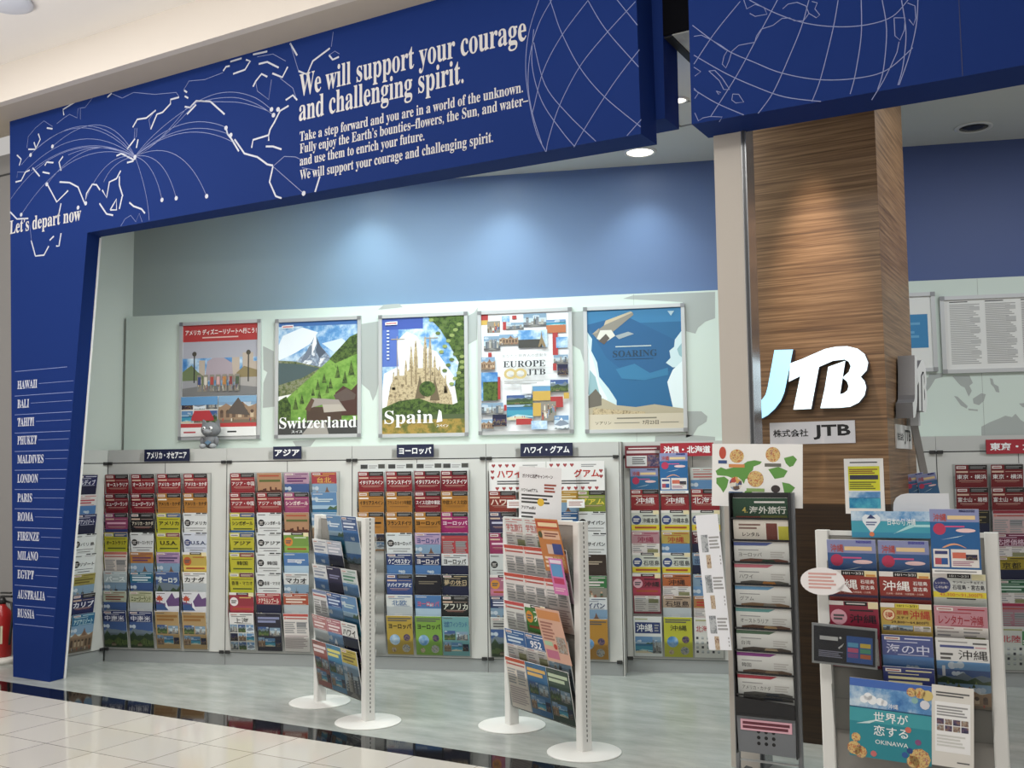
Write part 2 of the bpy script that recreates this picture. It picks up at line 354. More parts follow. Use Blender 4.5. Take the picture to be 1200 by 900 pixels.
# ------------------------------------------------------------------ blue fascia (left panel with pillar, right panel)
fa = thing('storefront_fascia', 'navy blue storefront arch with white world map, slogans and destination names', 'shop fascia', (0, 0, 0), ANG)
A = fasc(11.5, 140); 
m = MB(); outl = [(-.10, 0), (.325, 0), (.635, 3.29), (5.046, 3.262), (5.034, 4.31), (-.333, 4.31)]
back = [(-.10, -.60), (.305, -.60), (.60, -.585), (5.05, -.515), (5.034, -.515), (-.333, -.60)]
m.poly([(x, -.73, z) for x, z in outl], NAVY); m.poly([(b_[0], b_[1], o[1]) for o, b_ in zip(outl, back)][::-1], NAVY)
for i in range(6):
    o, p_ = outl[i - 1], outl[i]; bo, bp = back[i - 1], back[i]
    m.poly([(p_[0], -.73, p_[1]), (o[0], -.73, o[1]), (bo[0], bo[1], o[1]), (bp[0], bp[1], p_[1])], NAVY)
pm = m
m = MB(); m.box(.9, 5.10, -.515, -.30, 3.40, 4.3, NAVY); m.build('header_beam', fa)
m = MB(); m.prism([(.302, 0), (.311, 0), (.607, 3.28), (.598, 3.28)], -.598, -.582, mat('e6e6e6')); m.build('edge_trim', fa)
WL = mat('bcc0ce', .5); WF = mat('7480b4', .5)
YF = -.7312
def c1(pts): return [fasc(x / 3, y / 3) for x, y in pts]
def curve(P, n=6):
    """smooth polyline through points (Catmull-Rom)"""
    o = []
    for i in range(len(P) - 1):
        p0, p1, p2, p3 = (Vector(P[max(i - 1, 0)]), Vector(P[i]), Vector(P[i + 1]), Vector(P[min(i + 2, len(P) - 1)]))
        for k in range(n):
            t = k / n; o.append(tuple(.5 * ((2 * p1) + (p2 - p0) * t + (2 * p0 - 5 * p1 + 4 * p2 - p3) * t * t + (3 * p1 - p0 - 3 * p2 + p3) * t ** 3)))
    return o + [tuple(P[-1])]
m = pm
thick = [[(225, 405), (222, 385), (262, 360)], [(378, 342), (393, 328)], [(467, 448), (483, 420), (515, 415), (548, 388)], [(530, 455), (552, 402), (572, 395), (600, 365), (600, 350), (630, 342)],
    [(447, 525), (475, 488)], [(410, 548), (427, 540), (444, 548), (470, 562), (478, 556)], [(447, 572), (470, 566)], [(480, 520), (486, 490)], [(648, 318), (658, 325)], [(650, 338), (662, 345)],
    [(650, 375), (668, 378), (690, 355), (740, 357), (790, 402)], [(658, 402), (690, 368)], [(795, 450), (800, 470), (815, 490), (840, 532)], [(825, 490), (860, 540), (905, 552), (940, 578), (960, 582)],
    [(885, 520), (890, 492), (945, 475), (945, 495)], [(945, 475), (950, 455), (965, 430), (985, 390), (1015, 372)], [(1005, 352), (1030, 335), (1045, 352)], [(890, 305), (900, 285), (920, 260), (940, 270)],
    [(910, 225), (940, 218), (980, 238)], [(958, 258), (993, 272), (1012, 235)], [(890, 192), (940, 181)], [(785, 250), (795, 235), (808, 232)], [(820, 260), (862, 245), (880, 215), (865, 210)], [(810, 217), (850, 205)],
    [(1050, 250), (1080, 262), (1100, 215), (1160, 170)], [(1020, 152), (1045, 195)], [(1158, 195), (1170, 210), (1192, 200)], [(960, 585), (948, 640), (970, 690), (990, 697)], [(1125, 620), (1108, 675)],
    [(935, 515), (960, 515), (990, 525)], [(165, 645), (200, 710), (240, 670)], [(210, 640), (245, 642), (275, 658), (298, 715), (305, 680), (325, 648), (340, 650), (352, 668)],
    [(360, 668), (375, 695), (385, 640), (410, 628), (425, 600)], [(350, 715), (375, 752), (398, 757)], [(388, 738), (410, 700), (410, 738), (388, 738)], [(420, 620), (420, 650), (432, 690)], [(430, 690), (420, 735)],
    [(455, 712), (470, 725), (498, 735), (510, 750)], [(100, 525), (125, 525), (142, 490), (135, 470)], [(120, 500), (128, 525)], [(165, 450), (185, 453)], [(55, 640), (75, 635), (90, 605), (105, 598)], [(115, 590), (140, 620)],
    [(150, 605), (175, 610)], [(158, 582), (165, 570), (188, 572)], [(215, 600), (208, 570), (222, 550)], [(60, 545), (75, 560), (68, 582)], [(36, 745), (60, 770), (100, 768)], [(110, 845), (125, 900), (155, 897), (172, 865)], [(175, 845), (190, 830)],
    [(198, 865), (208, 865), (215, 820)], [(205, 765), (215, 715)]]
for p in thick: m.ribbon(c1(p), .0125, WL, YF)
thin = [[(395, 330), (430, 345), (470, 325), (545, 332), (620, 325), (630, 340)], [(645, 318), (665, 285), (720, 280), (785, 255)], [(95, 520), (100, 480), (125, 450), (155, 425), (185, 445)], [(200, 435), (225, 415), (245, 402), (272, 415), (275, 382), (283, 380), (283, 420)], [(283, 380), (300, 378), (325, 345)],
    [(425, 795), (440, 770), (460, 757), (478, 780), (490, 750), (500, 780)], [(960, 585), (1068, 680)], [(960, 585), (1000, 550), (1040, 552), (1078, 572)], [(475, 450), (472, 490), (480, 480), (482, 450)], [(530, 455), (524, 420), (545, 390)], [(900, 290), (905, 320), (945, 350), (955, 280)], [(985, 275), (1030, 310), (1040, 340)], [(1020, 152), (1050, 250)], [(1165, 165), (1172, 112)], [(1155, 195), (1178, 180), (1194, 190)], [(905, 200), (960, 190), (1005, 215)], [(1062, 590), (1122, 600), (1125, 620)], [(105, 790), (112, 850)], [(60, 625), (62, 605), (90, 605)]]
for p in thin: m.ribbon(c1(p), .004, WF, YF)
o0 = (475, 550)
def arc(e, h, lean=.5):
    a, b_ = Vector(o0), Vector(e); c = a.lerp(b_, lean) + Vector((0, -2 * h)); return [tuple(a * (1 - t) ** 2 + c * (2 * t * (1 - t)) + b_ * t * t) for t in [k / 16 for k in range(17)]]
for e, h, l in [((105, 545), 105, .42), ((75, 580), 115, .5), ((92, 600), 85, .5), ((165, 650), 75, .55), ((185, 515), 95, .35), ((110, 600), 60, .5), ((240, 545), 28, .5), ((300, 705), 55, .6), ((75, 755), 95, .55), ((365, 640), 25, .7), ((38, 700), 100, .6),
                ((695, 355), -18, .35), ((690, 362), 18, .35), ((660, 375), -20, .4), ((800, 450), 62, .5), ((812, 475), 55, .5), ((820, 500), 58, .5), ((570, 703), 45, .7), ((620, 697), 62, .7), ((727, 690), 85, .65), ((525, 775), 40, .9)]:
    m.ribbon(c1(arc(e, h, l)), .0038, WF, YF)
for q in ([(690, 358), (760, 330), (830, 325), (900, 345), (955, 385)], [(690, 360), (770, 345), (840, 345), (910, 370), (962, 405)], [(690, 358), (780, 358), (850, 362), (930, 385), (962, 405)]): m.ribbon(c1(curve(q)), .0038, WF, YF)
for x, y in [(570, 703), (620, 697), (727, 690), (795, 450), (812, 475), (955, 385), (962, 405), (978, 385), (185, 515), (108, 545), (165, 648), (275, 730), (75, 755), (302, 715), (1068, 680), (475, 552)]:
    q = fasc(x / 3, y / 3); m.disc(q[0], q[1], .016, WL, YF - .0003, 10)
def c2(pts): return [fasc(340 + x / 2.609, y / 2.609) for x, y in pts]
for q in ([(768, -20), (735, 80), (722, 160), (722, 240), (735, 330), (755, 410), (782, 464)], [(800, 0), (762, 70), (735, 160), (728, 260), (742, 350), (770, 440)], [(795, 0), (805, 30), (830, 100), (885, 205), (960, 295), (1072, 388)],
          [(910, 0), (965, 90), (1066, 205)], [(1000, 0), (1062, 77)], [(912, 0), (830, 110), (775, 215), (745, 330), (740, 350)], [(1056, 5), (960, 110), (885, 205), (825, 320), (792, 420), (783, 464)], [(1068, 152), (1000, 240), (940, 330), (885, 420), (868, 450)],
          [(745, 90), (740, 200), (770, 310), (830, 400), (870, 448)], [(745, 130), (780, 260), (850, 350), (935, 432)], [(1074, 365), (1030, 415)]):
    m.ribbon(c2(curve(q)), .0042, WF, YF)
m.build('panel', fa)
m = MB()
HL = mat('c6c4c4', .5)
def line(txt, xl, yl, xr, yr, asc, bold=0, mt=HL):
    """a line of serif lettering between two baseline pixels; asc = bounding-box height above the lowest stroke, in metres"""
    a = fasc(xl, yl); b_ = fasc(xr, yr); z = (a[1] + b_[1]) / 2
    m.text(serif(txt), a[0], z + asc[0], b_[0], z + asc[1], mt, YF, bold)
line('We will support your courage', 351, 112.5, 617, 48.5, (-.042, .150), .004)
line('and challenging spirit.', 350.5, 141, 543.5, 99, (-.042, .150), .004)
line('Take a step forward and you are in a world of the unknown.', 351.5, 166, 613, 108, (-.018, .064), .003)
line("Fully enjoy the Earth’s bounties–flowers, the Sun, and water–", 351.5, 180, 619, 123, (-.018, .064), .003)
line('and use them to enrich your future.', 351.5, 195, 497.5, 164, (-.018, .064), .003)
line('We will support your courage and challenging spirit.', 351.5, 209.5, 578, 168, (-.018, .064), .003)
m.build('slogan_lettering', fa); m = MB()
line("Let’s depart now", 11.5, 273, 95, 257, (-.04, .10), .004)
m.build('depart_lettering', fa)
m = MB(); NM = ['HAWAII', 'BALI', 'TAHITI', 'PHUKET', 'MALDIVES', 'LONDON', 'PARIS', 'ROMA', 'FIRENZE', 'MILANO', 'EGYPT', 'AUSTRALIA', 'RUSSIA']
NX = [43.5, 34, 40, 43, 51, 44.5, 37.5, 39, 46, 44.5, 39.5, 53, 40.5]; NY = [457, 479, 500.5, 522, 544, 566.5, 589, 611, 634, 656.5, 678.5, 702, 724]
R2 = mat('7f8ecb', .5)
for n_, x_, y_ in zip(NM, NX, NY):
    a = fasc(20.5, y_); b_ = fasc(x_, y_); m.text(serif(n_), a[0], a[1] + .005, b_[0], a[1] + .070, mat('c4c8d8'), YF, .008)
    e = .325 + .31 * a[1] / 3.29 - .01
    m.rect(b_[0] + .02, a[1] + .035, e, a[1] + .038, R2, YF); m.rect(a[0] - .03, a[1] - .048, e, a[1] - .044, R2, YF)
a = fasc(20.5, 434); m.rect(a[0] - .03, a[1] - .01, .44, a[1] - .006, R2, YF)
m.build('destination_names', fa)

fb = thing('storefront_fascia', 'navy blue hanging fascia panel with white globe outline above the wood column', 'shop fascia', (0, 0, 0), ANG)
m = MB(); m.prism([(5.326, 3.263), (6.6, 3.252), (9.5, 3.262), (9.5, 4.31), (5.326, 4.31)], -.73, -.47, NAVY); m.box(6.605, 6.608, -.7315, -.7295, 3.255, 4.3, mat('081a50')); pm = m
m = MB(); m.box(5.33, 9.5, -.465, -.30, 3.5, 4.3, NAVY); m.build('header_beam', fb)
m = pm
def c3(pts): return [fasc(780 + x / 2.857, y / 2.857) for x, y in pts]
for q in ([(250, 5), (165, 110), (95, 215)], [(375, 0), (310, 120), (240, 250), (150, 392)], [(480, 0), (455, 90), (410, 200), (360, 310), (310, 380)], [(578, 0), (560, 100), (520, 260), (490, 340)], [(655, 0), (655, 120), (635, 250), (618, 315)],
          [(725, 0), (740, 100), (730, 230), (710, 300)], [(790, 0), (805, 110), (795, 220), (778, 285)], [(845, -5), (840, 80), (818, 180), (782, 285)], [(280, 0), (370, 45), (470, 78), (580, 90), (680, 82), (760, 55), (812, 0)],
          [(90, 85), (200, 165), (300, 210), (390, 245), (515, 267), (640, 262), (740, 235), (828, 160)], [(95, 185), (200, 245), (300, 290), (400, 325), (520, 340)], [(95, 300), (170, 345), (262, 385)]):
    m.ribbon(c3(curve(q)), .0042, WF, YF)
for q in ([(390, 62), (360, 85), (320, 98), (305, 120), (298, 142), (245, 152), (222, 172), (212, 205), (202, 228), (190, 215), (196, 188), (208, 168), (185, 152), (150, 132), (120, 118), (95, 122)],
          [(390, 62), (415, 60), (432, 70), (462, 70), (480, 45), (470, 20), (440, 8), (410, 14), (392, 30)], [(480, 45), (505, 60), (516, 50), (500, 30), (508, 10), (490, 5)], [(262, 0), (272, 30), (300, 15), (330, 25), (340, 48), (300, 55), (282, 45)],
          [(145, 238), (165, 236), (190, 262), (205, 285), (215, 300), (195, 300), (180, 270), (145, 238)], [(225, 315), (245, 316), (262, 342), (235, 345), (222, 335), (225, 315)], [(170, 305), (185, 310), (178, 316), (170, 305)],
          [(765, 60), (768, 120), (785, 135), (800, 100), (802, 60), (765, 60)], [(782, 140), (775, 175), (755, 220), (730, 270), (712, 300), (690, 335)], [(810, 10), (835, 20), (838, 60), (830, 85), (815, 65)], [(98, 378), (110, 405), (125, 395), (150, 390), (190, 392), (180, 408)], [(95, 225), (118, 240), (98, 255)], [(95, 295), (110, 312), (98, 330)]):
    m.ribbon(c3(q), .0038, WF, YF)
m.build('panel', fb)
# ------------------------------------------------------------------ wood column, white post, signs
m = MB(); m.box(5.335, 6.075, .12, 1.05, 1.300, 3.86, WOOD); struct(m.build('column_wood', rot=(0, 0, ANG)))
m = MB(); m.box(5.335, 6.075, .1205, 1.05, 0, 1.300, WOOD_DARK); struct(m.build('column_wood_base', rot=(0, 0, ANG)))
m = MB(); m.box(5.36, 5.505, -.49, -.36, 0, 3.86, mat('bdb5ab', .5)); m.box(5.5, 5.51, -.492, -.36, 0, 3.86, mat('b8b2aa'))
struct(m.build('trim_2', rot=(0, 0, ANG)))
m = MB(); m.box(5.51, 5.535, -.495, -.36, 0, 3.86, mat('9a9ca0', .25, .8)); m.box(5.516, 5.528, -.5, -.494, 0, 3.86, mat('55575a', .3, .6)); struct(m.build('trim_3', rot=(0, 0, ANG)))

# illuminated letters on the front of the column
JP = [(287, 122), (418, 118), (380, 310), (357, 420), (332, 480), (290, 535), (240, 580), (190, 607), (125, 618), (98, 620), (96, 505), (122, 500), (160, 492), (200, 470), (225, 435), (240, 380), (262, 260)]
TB = [(387, 345), (398, 215), (480, 185), (560, 150), (640, 115), (720, 98), (800, 95), (870, 112), (920, 150), (945, 210), (935, 265), (893, 310), (920, 340), (932, 385), (920, 440), (880, 490), (820, 520), (740, 528), (610, 530), (640, 395), (665, 240),
      (785, 197), (748, 432), (775, 425), (800, 405), (808, 375), (797, 343), (770, 320), (769, 313), (778, 304), (810, 275), (823, 235), (808, 203), (780, 188), (700, 197), (600, 240), (545, 535), (420, 540), (468, 305)]
def logo_parts(parent, dy, off, face_j, face_t, side):
    """letters in the column's front frame: y runs from dy (face) to dy+off (wall side)"""
    for nm, P, f in (('letter_j', JP, face_j), ('letters_tb', TB, face_t)):
        q = MB(); pts = [fasc(860 + x / 6, 390 + y / 6, .06) for x, y in P]
        q.prism(pts, dy, dy + off, f, side); q.build(nm, parent)
        me = parent.children[-1].data if parent.children else None
lg = thing('illuminated_sign', 'glowing white JTB letters on the front of the wood column', 'sign', tile(0, 0, 0), ANG)
JE = mat('98dcff', .4, 0, 1.0); TE = mat('dcf4ff', .4, 0, 1.1); GS = mat('5a5660', .5)
logo_parts(lg, .055, .06, JE, TE, GS)
m = MB(); P = [fasc(860 + x / 6, 390 + y / 6, .11) for x, y in ((247, 632), (845, 607), (855, 776), (255, 787))]
x0, z0, x1, z1 = P[3][0], P[3][1], P[2][0] , P[1][1] - .006
pl = tag(m.build('x'), 'a', 'b'); bpy.data.objects.remove(pl)
m = MB(); m.box(x0, x1, .112, .1198, z0, z1, mat('dcdce2', .3))
w_, h_ = x1 - x0, z1 - z0
m.text('株式会社', x0 + .04 * w_, z0 + .33 * h_, x0 + .46 * w_, z0 + .68 * h_, INK, .1116, .02)
m.text('JTB', x0 + .52 * w_, z0 + .18 * h_, x0 + .95 * w_, z0 + .84 * h_, INK, .1116, .03)
tag(m.build('name_plate', rot=(0, 0, ANG)), 'white company name plate under the glowing letters on wood column', 'sign')
# the same two signs on the column's right side
def side_frame(name, label, cat): return thing(name, label, cat, tile(6.075, 0, 0), ANG + math.pi / 2)
sg = side_frame('channel_letter_sign', 'unlit white JTB letters with grey sides on right face of wood column', 'sign')
fx = [fasc(860 + x / 6, 390 + y / 6, .06) for x, y in JP + TB]; xa = min(p[0] for p in fx); xb = max(p[0] for p in fx); za = min(p[1] for p in fx); zb = max(p[1] for p in fx)
for nm, Pp in (('letter_j', JP), ('letters_tb', TB)):
    q = MB(); pts = [fasc(860 + x / 6, 390 + y / 6, .06) for x, y in Pp]
    pts = [(.34 + (x - xa) / (xb - xa) * .56, 1.765 + (z - za) / (zb - za) * .36) for x, z in pts]
    q.prism(pts, -.10, -.01, mat('e4e4e2', .4), mat('77777a', .4, .3)); q.build(nm, sg)
m = MB(); m.box(.34, .86, -.008, -.0005, 1.60, 1.735, mat('e2e2e0', .4))
m.text('株式会社', .37, 1.645, .57, 1.69, INK, -.0085, .02); m.text('JTB', .60, 1.625, .83, 1.71, INK, -.0085, .03)
tag(m.build('name_plate', loc=tile(6.075, 0, 0), rot=(0, 0, ANG + math.pi / 2)), 'white company name plate on the right face of the wood column', 'sign')
# yellow notice taped to the column
m = MB(); P = [fasc(x, y, .115) for x, y in ((991, 600), (1037, 537))]; x0, z0, x1, z1 = P[0][0], P[0][1] - .0, P[1][0], P[1][1]; z0 = z1 - .297; x1 = x0 + .205
m.box(x0, x1, .116, .1199, z0, z1, PAPER); y = .1157; w_, h_ = x1 - x0, z1 - z0
def R_(a, b_, c, d, mt, yy): m.rect(x0 + a * w_, z0 + b_ * h_, x0 + c * w_, z0 + d * h_, mt, yy)
R_(.1, .42, .9, .86, mat('d8d820'), y); R_(.1, .28, .9, .40, PH['sky'], y); R_(.1, .1, .9, .29, PH['sea'], y); R_(.15, .92, .85, .94, INK, y)
R_(.14, .62, .86, .70, mat('3a3a50'), y - .0004); m.lines(x0 + .13 * w_, z0 + .72 * h_, x0 + .85 * w_, z0 + .82 * h_, 3, mat('8a3a2a'), y - .0004); m.lines(x0 + .13 * w_, z0 + .44 * h_, x0 + .8 * w_, z0 + .59 * h_, 4, mat('6a6a20'), y - .0004)
tag(m.build('notice', rot=(0, 0, ANG)), 'white notice with yellow panel and sea picture taped to the wood column', 'notice')

# ------------------------------------------------------------------ brochures
DOT = mat('5a5a5a'); CHIP = mat('e2dcd8'); DKH = mat('2a2422'); GR = mat('9a9a9a')

def pic(q, x0, z0, x1, z1, kind, y=-.0005, seed=None):
    """a small printed photograph built of flat coloured shapes; local 0..1 across, 0..1 upwards"""
    rnd = random.Random(seed if seed is not None else int((x0 * 977 + z0 * 3511 + x1 * 131 + len(q.f) * 7.3) * 1000) % 99991)
    w, h = x1 - x0, z1 - z0; k = [0]; asp = h / w
    def P(pts, c):
        k[0] += 1; m_ = c if not isinstance(c, str) else (PH[c] if c in PH else mat(c, .4))
        q.sheet([(x0 + min(max(a, 0), 1) * w, z0 + min(max(b_, 0), 1) * h) for a, b_ in pts], m_, y - .00003 * k[0])
    def R(a, b_, c, d, m_): P([(a, b_), (c, b_), (c, d), (a, d)], m_)
    def D(cx, cz, r, m_): P([(cx + r * math.cos(2 * math.pi * i / 10), cz + r / asp * math.sin(2 * math.pi * i / 10)) for i in range(10)], m_)
    U = rnd.uniform; C = rnd.choice
    def ridge(base, amp, n, c):
        P([(0, 0)] + [(i / n, base + amp * (rnd.random() if i % 2 else rnd.random() * .4)) for i in range(n + 1)] + [(1, 0)], c)
    def sky(c0='5a88b8', c1='9cbcd4'):
        R(0, 0, 1, 1, c0); R(0, .3, 1, .66, c1)
        cx, cz = U(.1, .9), U(.72, .92)
        for j in range(3): D(cx + .08 * (j - 1), cz + U(-.02, .02), U(.04, .08), C(['c0ccd8', 'aebfce']))
    if kind == 'sea':
        sky(); R(0, 0, 1, .56, '2f78a4'); R(0, .2, 1, .42, '3c98b4'); R(0, .53, 1, .56, '245a88'); P([(0, .1), (.4, .24), (1, .16), (1, .10), (.3, .16)], 'a4d0d4'); P([(0, 0), (0, .12), (.5, .16), (1, .04), (1, 0)], 'd0c4a0'); ridge(.5, .08, 5, '2f78a4') if False else None
        P([(.6, .55), (.72, .64), (.86, .6), (1, .66), (1, .55)], '4a6a48')
        for i in range(4): a = U(.1, .9); R(a, .1, a + .03, .17, C(['b84838', 'e0d8c8', '3a4a70']))
    elif kind == 'sky': sky(C(['4878b4', '5a90c4']), C(['7ca8cc', 'a8c4d8'])); ridge(.08, .16, 6, '5a7080'); ridge(.0, .12, 8, '3a5048')
    elif kind in ('hill', 'tree', 'meadow'):
        sky('3c5a94', '6a88b0'); ridge(.6, .28, 6, '6a7a88'); ridge(.45, .3, 7, '3a5034'); ridge(.22, .2, 5, '586c34'); ridge(.05, .14, 9, '34482a')
        for i in range(7): a = U(.03, .95); b_ = U(.05, .3); P([(a - .035, b_), (a, b_ + .2), (a + .035, b_)], C(['2c4022', '3c5428', '6a8040']))
        R(.3, .06, .5, .14, '8a7a60'); P([(.28, .14), (.4, .2), (.52, .14)], '5a4034')
    elif kind == 'city':
        sky('7c9ab4', 'b4c4cc')
        for i in range(9):
            a = i / 9; t_ = U(.3, .8); R(a, .1, a + .12, t_, C(['5c6874', '7a7c80', '98948c', '485460', 'a8a49a']))
            for j in range(3): R(a + .02, t_ - .06 - .08 * j, a + .09, t_ - .035 - .08 * j, C(['c4c8c8', '3a4450']))
        P([(.45, .1), (.49, .95), (.53, .1)], '6a665c'); R(0, 0, 1, .14, '5a5a5c'); P([(.2, 0), (.45, .14), (.55, .14), (.8, 0)], '84847f')
    elif kind == 'night':
        R(0, 0, 1, 1, '1c2040'); R(0, .3, 1, .62, '3a3060'); R(0, .3, 1, .42, '74506a')
        for i in range(9):
            a = i / 9; t_ = U(.3, .75); R(a, .08, a + .11, t_, C(['24263c', '181a2c', '2e2c40']))
            for j in range(4): R(a + U(.01, .05), t_ - .07 - .09 * j, a + U(.06, .1), t_ - .04 - .09 * j, C(['c8a050', 'd8c890', '8a5a50']))
        R(0, 0, 1, .12, '20263e'); R(.1, .03, .9, .06, 'a07848')
    elif kind in ('warm', 'stone'):
        sky('7a9cbc', 'c0c8c4'); R(0, 0, 1, .6, 'a4886a'); P([(0, .55), (.2, .72), (.4, .56), (.6, .8), (.8, .58), (1, .7), (1, 0), (0, 0)], '9a7c60'); P([(.5, .6), (.6, .9), (.7, .6)], '7a5844')
        for i in range(6): a = .04 + i * .16; R(a, .2, a + .09, .42, C(['5a4438', '6a5444', 'c8b090'])); D(a + .045, .42, .045, '5a4438')
        R(0, 0, 1, .12, '7a6a58')
        for i in range(6): a = U(.05, .95); R(a, .06, a + .03, .17, C(['b84838', 'd8d0c0', '3a4468', '6a5a3a']))
    elif kind == 'snow':
        sky('6a94c0', 'b4c8d8'); P([(0, .3), (.25, .5), (.5, .85), (.62, .66), (.8, .55), (1, .4), (1, 0), (0, 0)], '7c8a9c'); P([(.3, .56), (.5, .85), (.6, .68), (.52, .6), (.46, .68)], 'e4eaf0'); P([(0, 0), (0, .3), (.4, .2), (1, .32), (1, 0)], 'd4dce4'); ridge(0, .1, 9, '46584c')
    elif kind == 'grey':
        R(0, 0, 1, 1, 'b4bcc0'); R(0, .0, 1, .45, '8c9294'); P([(.1, .3), (.25, .55), (.8, .55), (.92, .3)], 'd0d4d4'); R(.3, .55, .6, .75, 'c0c4c4'); R(.15, .38, .85, .43, '505860'); R(0, 0, 1, .1, '6a7074')
    elif kind == 'mix':
        kk = ['sea', 'city', 'hill', 'warm', 'night', 'snow']; n = 3 if w > h * .8 else 2; rnd.shuffle(kk); i = 0
        R(0, 0, 1, 1, 'd8d6d0')
        rows = max(1, round(asp * n))
        for r_ in range(rows):
            for c_ in range(n):
                pic(q, x0 + w * (c_ + .04) / n, z0 + h * (r_ + .05) / rows, x0 + w * (c_ + .96) / n, z0 + h * (r_ + .95) / rows, kk[i % 6], y - .00006, rnd.randrange(9999)); i += 1
    elif kind == 'crowd':
        R(0, 0, 1, 1, '8a8478')
        for i in range(16): a, b_ = U(0, .9), U(.0, .6); R(a, b_, a + .09, b_ + .25, C(['b84838', '3a4a78', 'd8d0c0', '6a5040', 'c09048', '7888a0', '3a6048'])); D(a + .045, b_ + .29, .04, C(['c8a080', '8a6048']))
    elif kind == 'doc':
        R(0, 0, 1, 1, 'dcd6d2'); n = max(3, int(asp * 14))
        for i in range(n):
            zz = (i + .3) / n
            R(.04, zz, .04 + U(.25, .42), zz + .4 / n, C(['a8a0a0', 'b89494', '8c8c94'])); R(.54, zz, .54 + U(.2, .4), zz + .4 / n, C(['a8a0a0', 'b0a494', '8c8c94']))
        R(.56, .55, .94, .8, C(['a85858', '5a7098', '8a8a60'])); 
    elif kind == 'blocks':
        for i in range(4):
            for j in range(4): R(i / 4, j / 4, i / 4 + .25, j / 4 + .25, C(['4a76a8', 'd8cfc0', 'a8543c', '6f8f58', '8a8a92', 'd8b858']))
    else: R(0, 0, 1, 1, kind)
def dk(h, f=.86):
    c = [int(h[i:i + 2], 16) for i in (0, 2, 4)]
    return ''.join('%02x' % int(x * f) for x in c) if max(c) - min(c) > 40 else h
_B = {}
def cover(style, bg, title=None, tc='f2f0ee', ex=None, w=.205, h=.297, th=.004, full=False):
    """one brochure: a stapled block with its printed cover; ex = extra colour / picture, meaning depends on the style"""
    k = (style, bg, title, tc, ex, w, h, th, full)
    if k in _B: return _B[k]
    q = MB(); B = PH[bg] if bg in PH else mat(dk(bg), .38); T = mat(tc, .45); y = -.0005; y2 = -.0012; y3 = -.0018; X = w / .205
    q.box(-w / 2, w / 2, 0, th, 0, h, PAPER); q.rect(-w / 2, 0, w / 2, h, B, -.0003)
    if bg in PH: pic(q, -w / 2, 0, w / 2, h, bg, -.00032)
    def rc(a, b_, c, d, mt, yy=y):   # a,c across; b,d down from top (fractions)
        kd = [k_ for k_, v_ in PH.items() if v_ is mt]
        if kd and kd[0] != 'coral': pic(q, -w / 2 + a * w, h - d * h, -w / 2 + c * w, h - b_ * h, kd[0], yy - .00002)
        else: q.rect(-w / 2 + a * w, h - d * h, -w / 2 + c * w, h - b_ * h, mt, yy)
    def tx(t, a, b_, c, d, mt, yy=y2, bold=.018):
        if any('\u4e00' <= ch_ <= '\u9fff' for ch_ in t): bold = min(bold, .007)
        else: bold = max(bold, .028)
        yy -= .0006; g_ = glyphs(t, bold); cap = 1.4 * (d - b_) * h * g_[2] / g_[3]; ex_ = max(0, ((c - a) * w - cap) / 2)
        q.text(t, -w / 2 + a * w + ex_, h - d * h, -w / 2 + c * w - ex_, h - b_ * h, mt, yy, bold)
    def ln(a, b_, c, d, n, mt, yy=y2, gap=.45): q.lines(-w / 2 + a * w, h - d * h, -w / 2 + c * w, h - b_ * h, n, mt, yy, gap)
    if style in 'RO':           # package-tour cover: logo chip, dark corner, one big title
        rc(.04, .03, .34, .095, CHIP); ln(.07, .045, .31, .08, 1, mat('a03030' if style == 'R' else 'c07030'))
        rc(.42, .0, 1, .115, DKH); ln(.47, .03, .95, .095, 2, GR, y2, .6)
        rc(.03, .145, .40, .185, mat('d8b8a0' if style == 'R' else 'efe8dc'))
        if title: tx(title, .05, .225 if len(title) > 4 else .20, .97, .335 if len(title) > 4 else .36, T)
        else: rc(.08, .25, .9, .30, T, y2)
        ln(.12, .365, .88, .385, 1, mat('d8b0a0' if style == 'R' else '7a5028')); ln(.18, .40, .8, .415, 1, mat('b87868' if style == 'R' else '9a7030')); ln(.45, .155, .95, .175, 1, mat('c8a898' if style == 'R' else '8a6030'))
        if ex: rc(0, .44, 1, .52, mat(ex))
        rc(0, .56, 1, .97, PH['mix'])
    elif style == 'Y':          # yellow bargain cover
        rc(.03, .03, .38, .10, CHIP); ln(.06, .05, .34, .085, 1, DOT); rc(.42, .01, 1, .12, mat(ex or '34508a')); ln(.48, .04, .95, .10, 2, mat('d0c0a0'))
        ln(.08, .16, .92, .19, 1, mat('6a6a20'))
        if title: tx(title, .08, .225, .94, .335, mat('1c1c10'))
        ln(.12, .40, .9, .46, 1, mat('4a5a20')); rc(0, .47, 1, .53, mat('2a62a8' if ex == '34508a' else 'b8c020')); rc(.1, .6, .9, .9, PH['doc'])
    elif style == 'W':          # white cover with a round black badge
        rc(.55, .0, .75, .03, INK); rc(.8, .0, 1, .03, INK); ln(.05, .04, .35, .075, 1, DOT); ln(.5, .045, .95, .075, 1, GR)
        q.disc(-w / 2 + .17 * w, h - .27 * h, .13 * w, mat(ex or '1a1a1c'), y); ln(.09, .225, .25, .32, 3, CHIP, y2, .6)
        if title: tx(title, .31, .225, .96, .325, mat('1c1c20' if not ex else '30406a'))
        rc(.08, .405, .92, .42, mat('3a3a40' if not ex else '3a4a7a')); ln(.25, .46, .8, .49, 1, DOT); rc(.05, .6, .95, .92, PH['doc'])
    elif style == 'P':          # picture cover: coloured head with title, picture below
        rc(0, .30, 1, 1, PH[ex or 'mix']); rc(.05, .025, .36, .07, CHIP, y2); ln(.08, .035, .33, .06, 1, mat('a84840'), y3); ln(.45, .03, .95, .06, 1, T, y2); ln(.1, .085, .7, .105, 1, T, y2); ln(.3, .275, .9, .29, 1, T, y2)
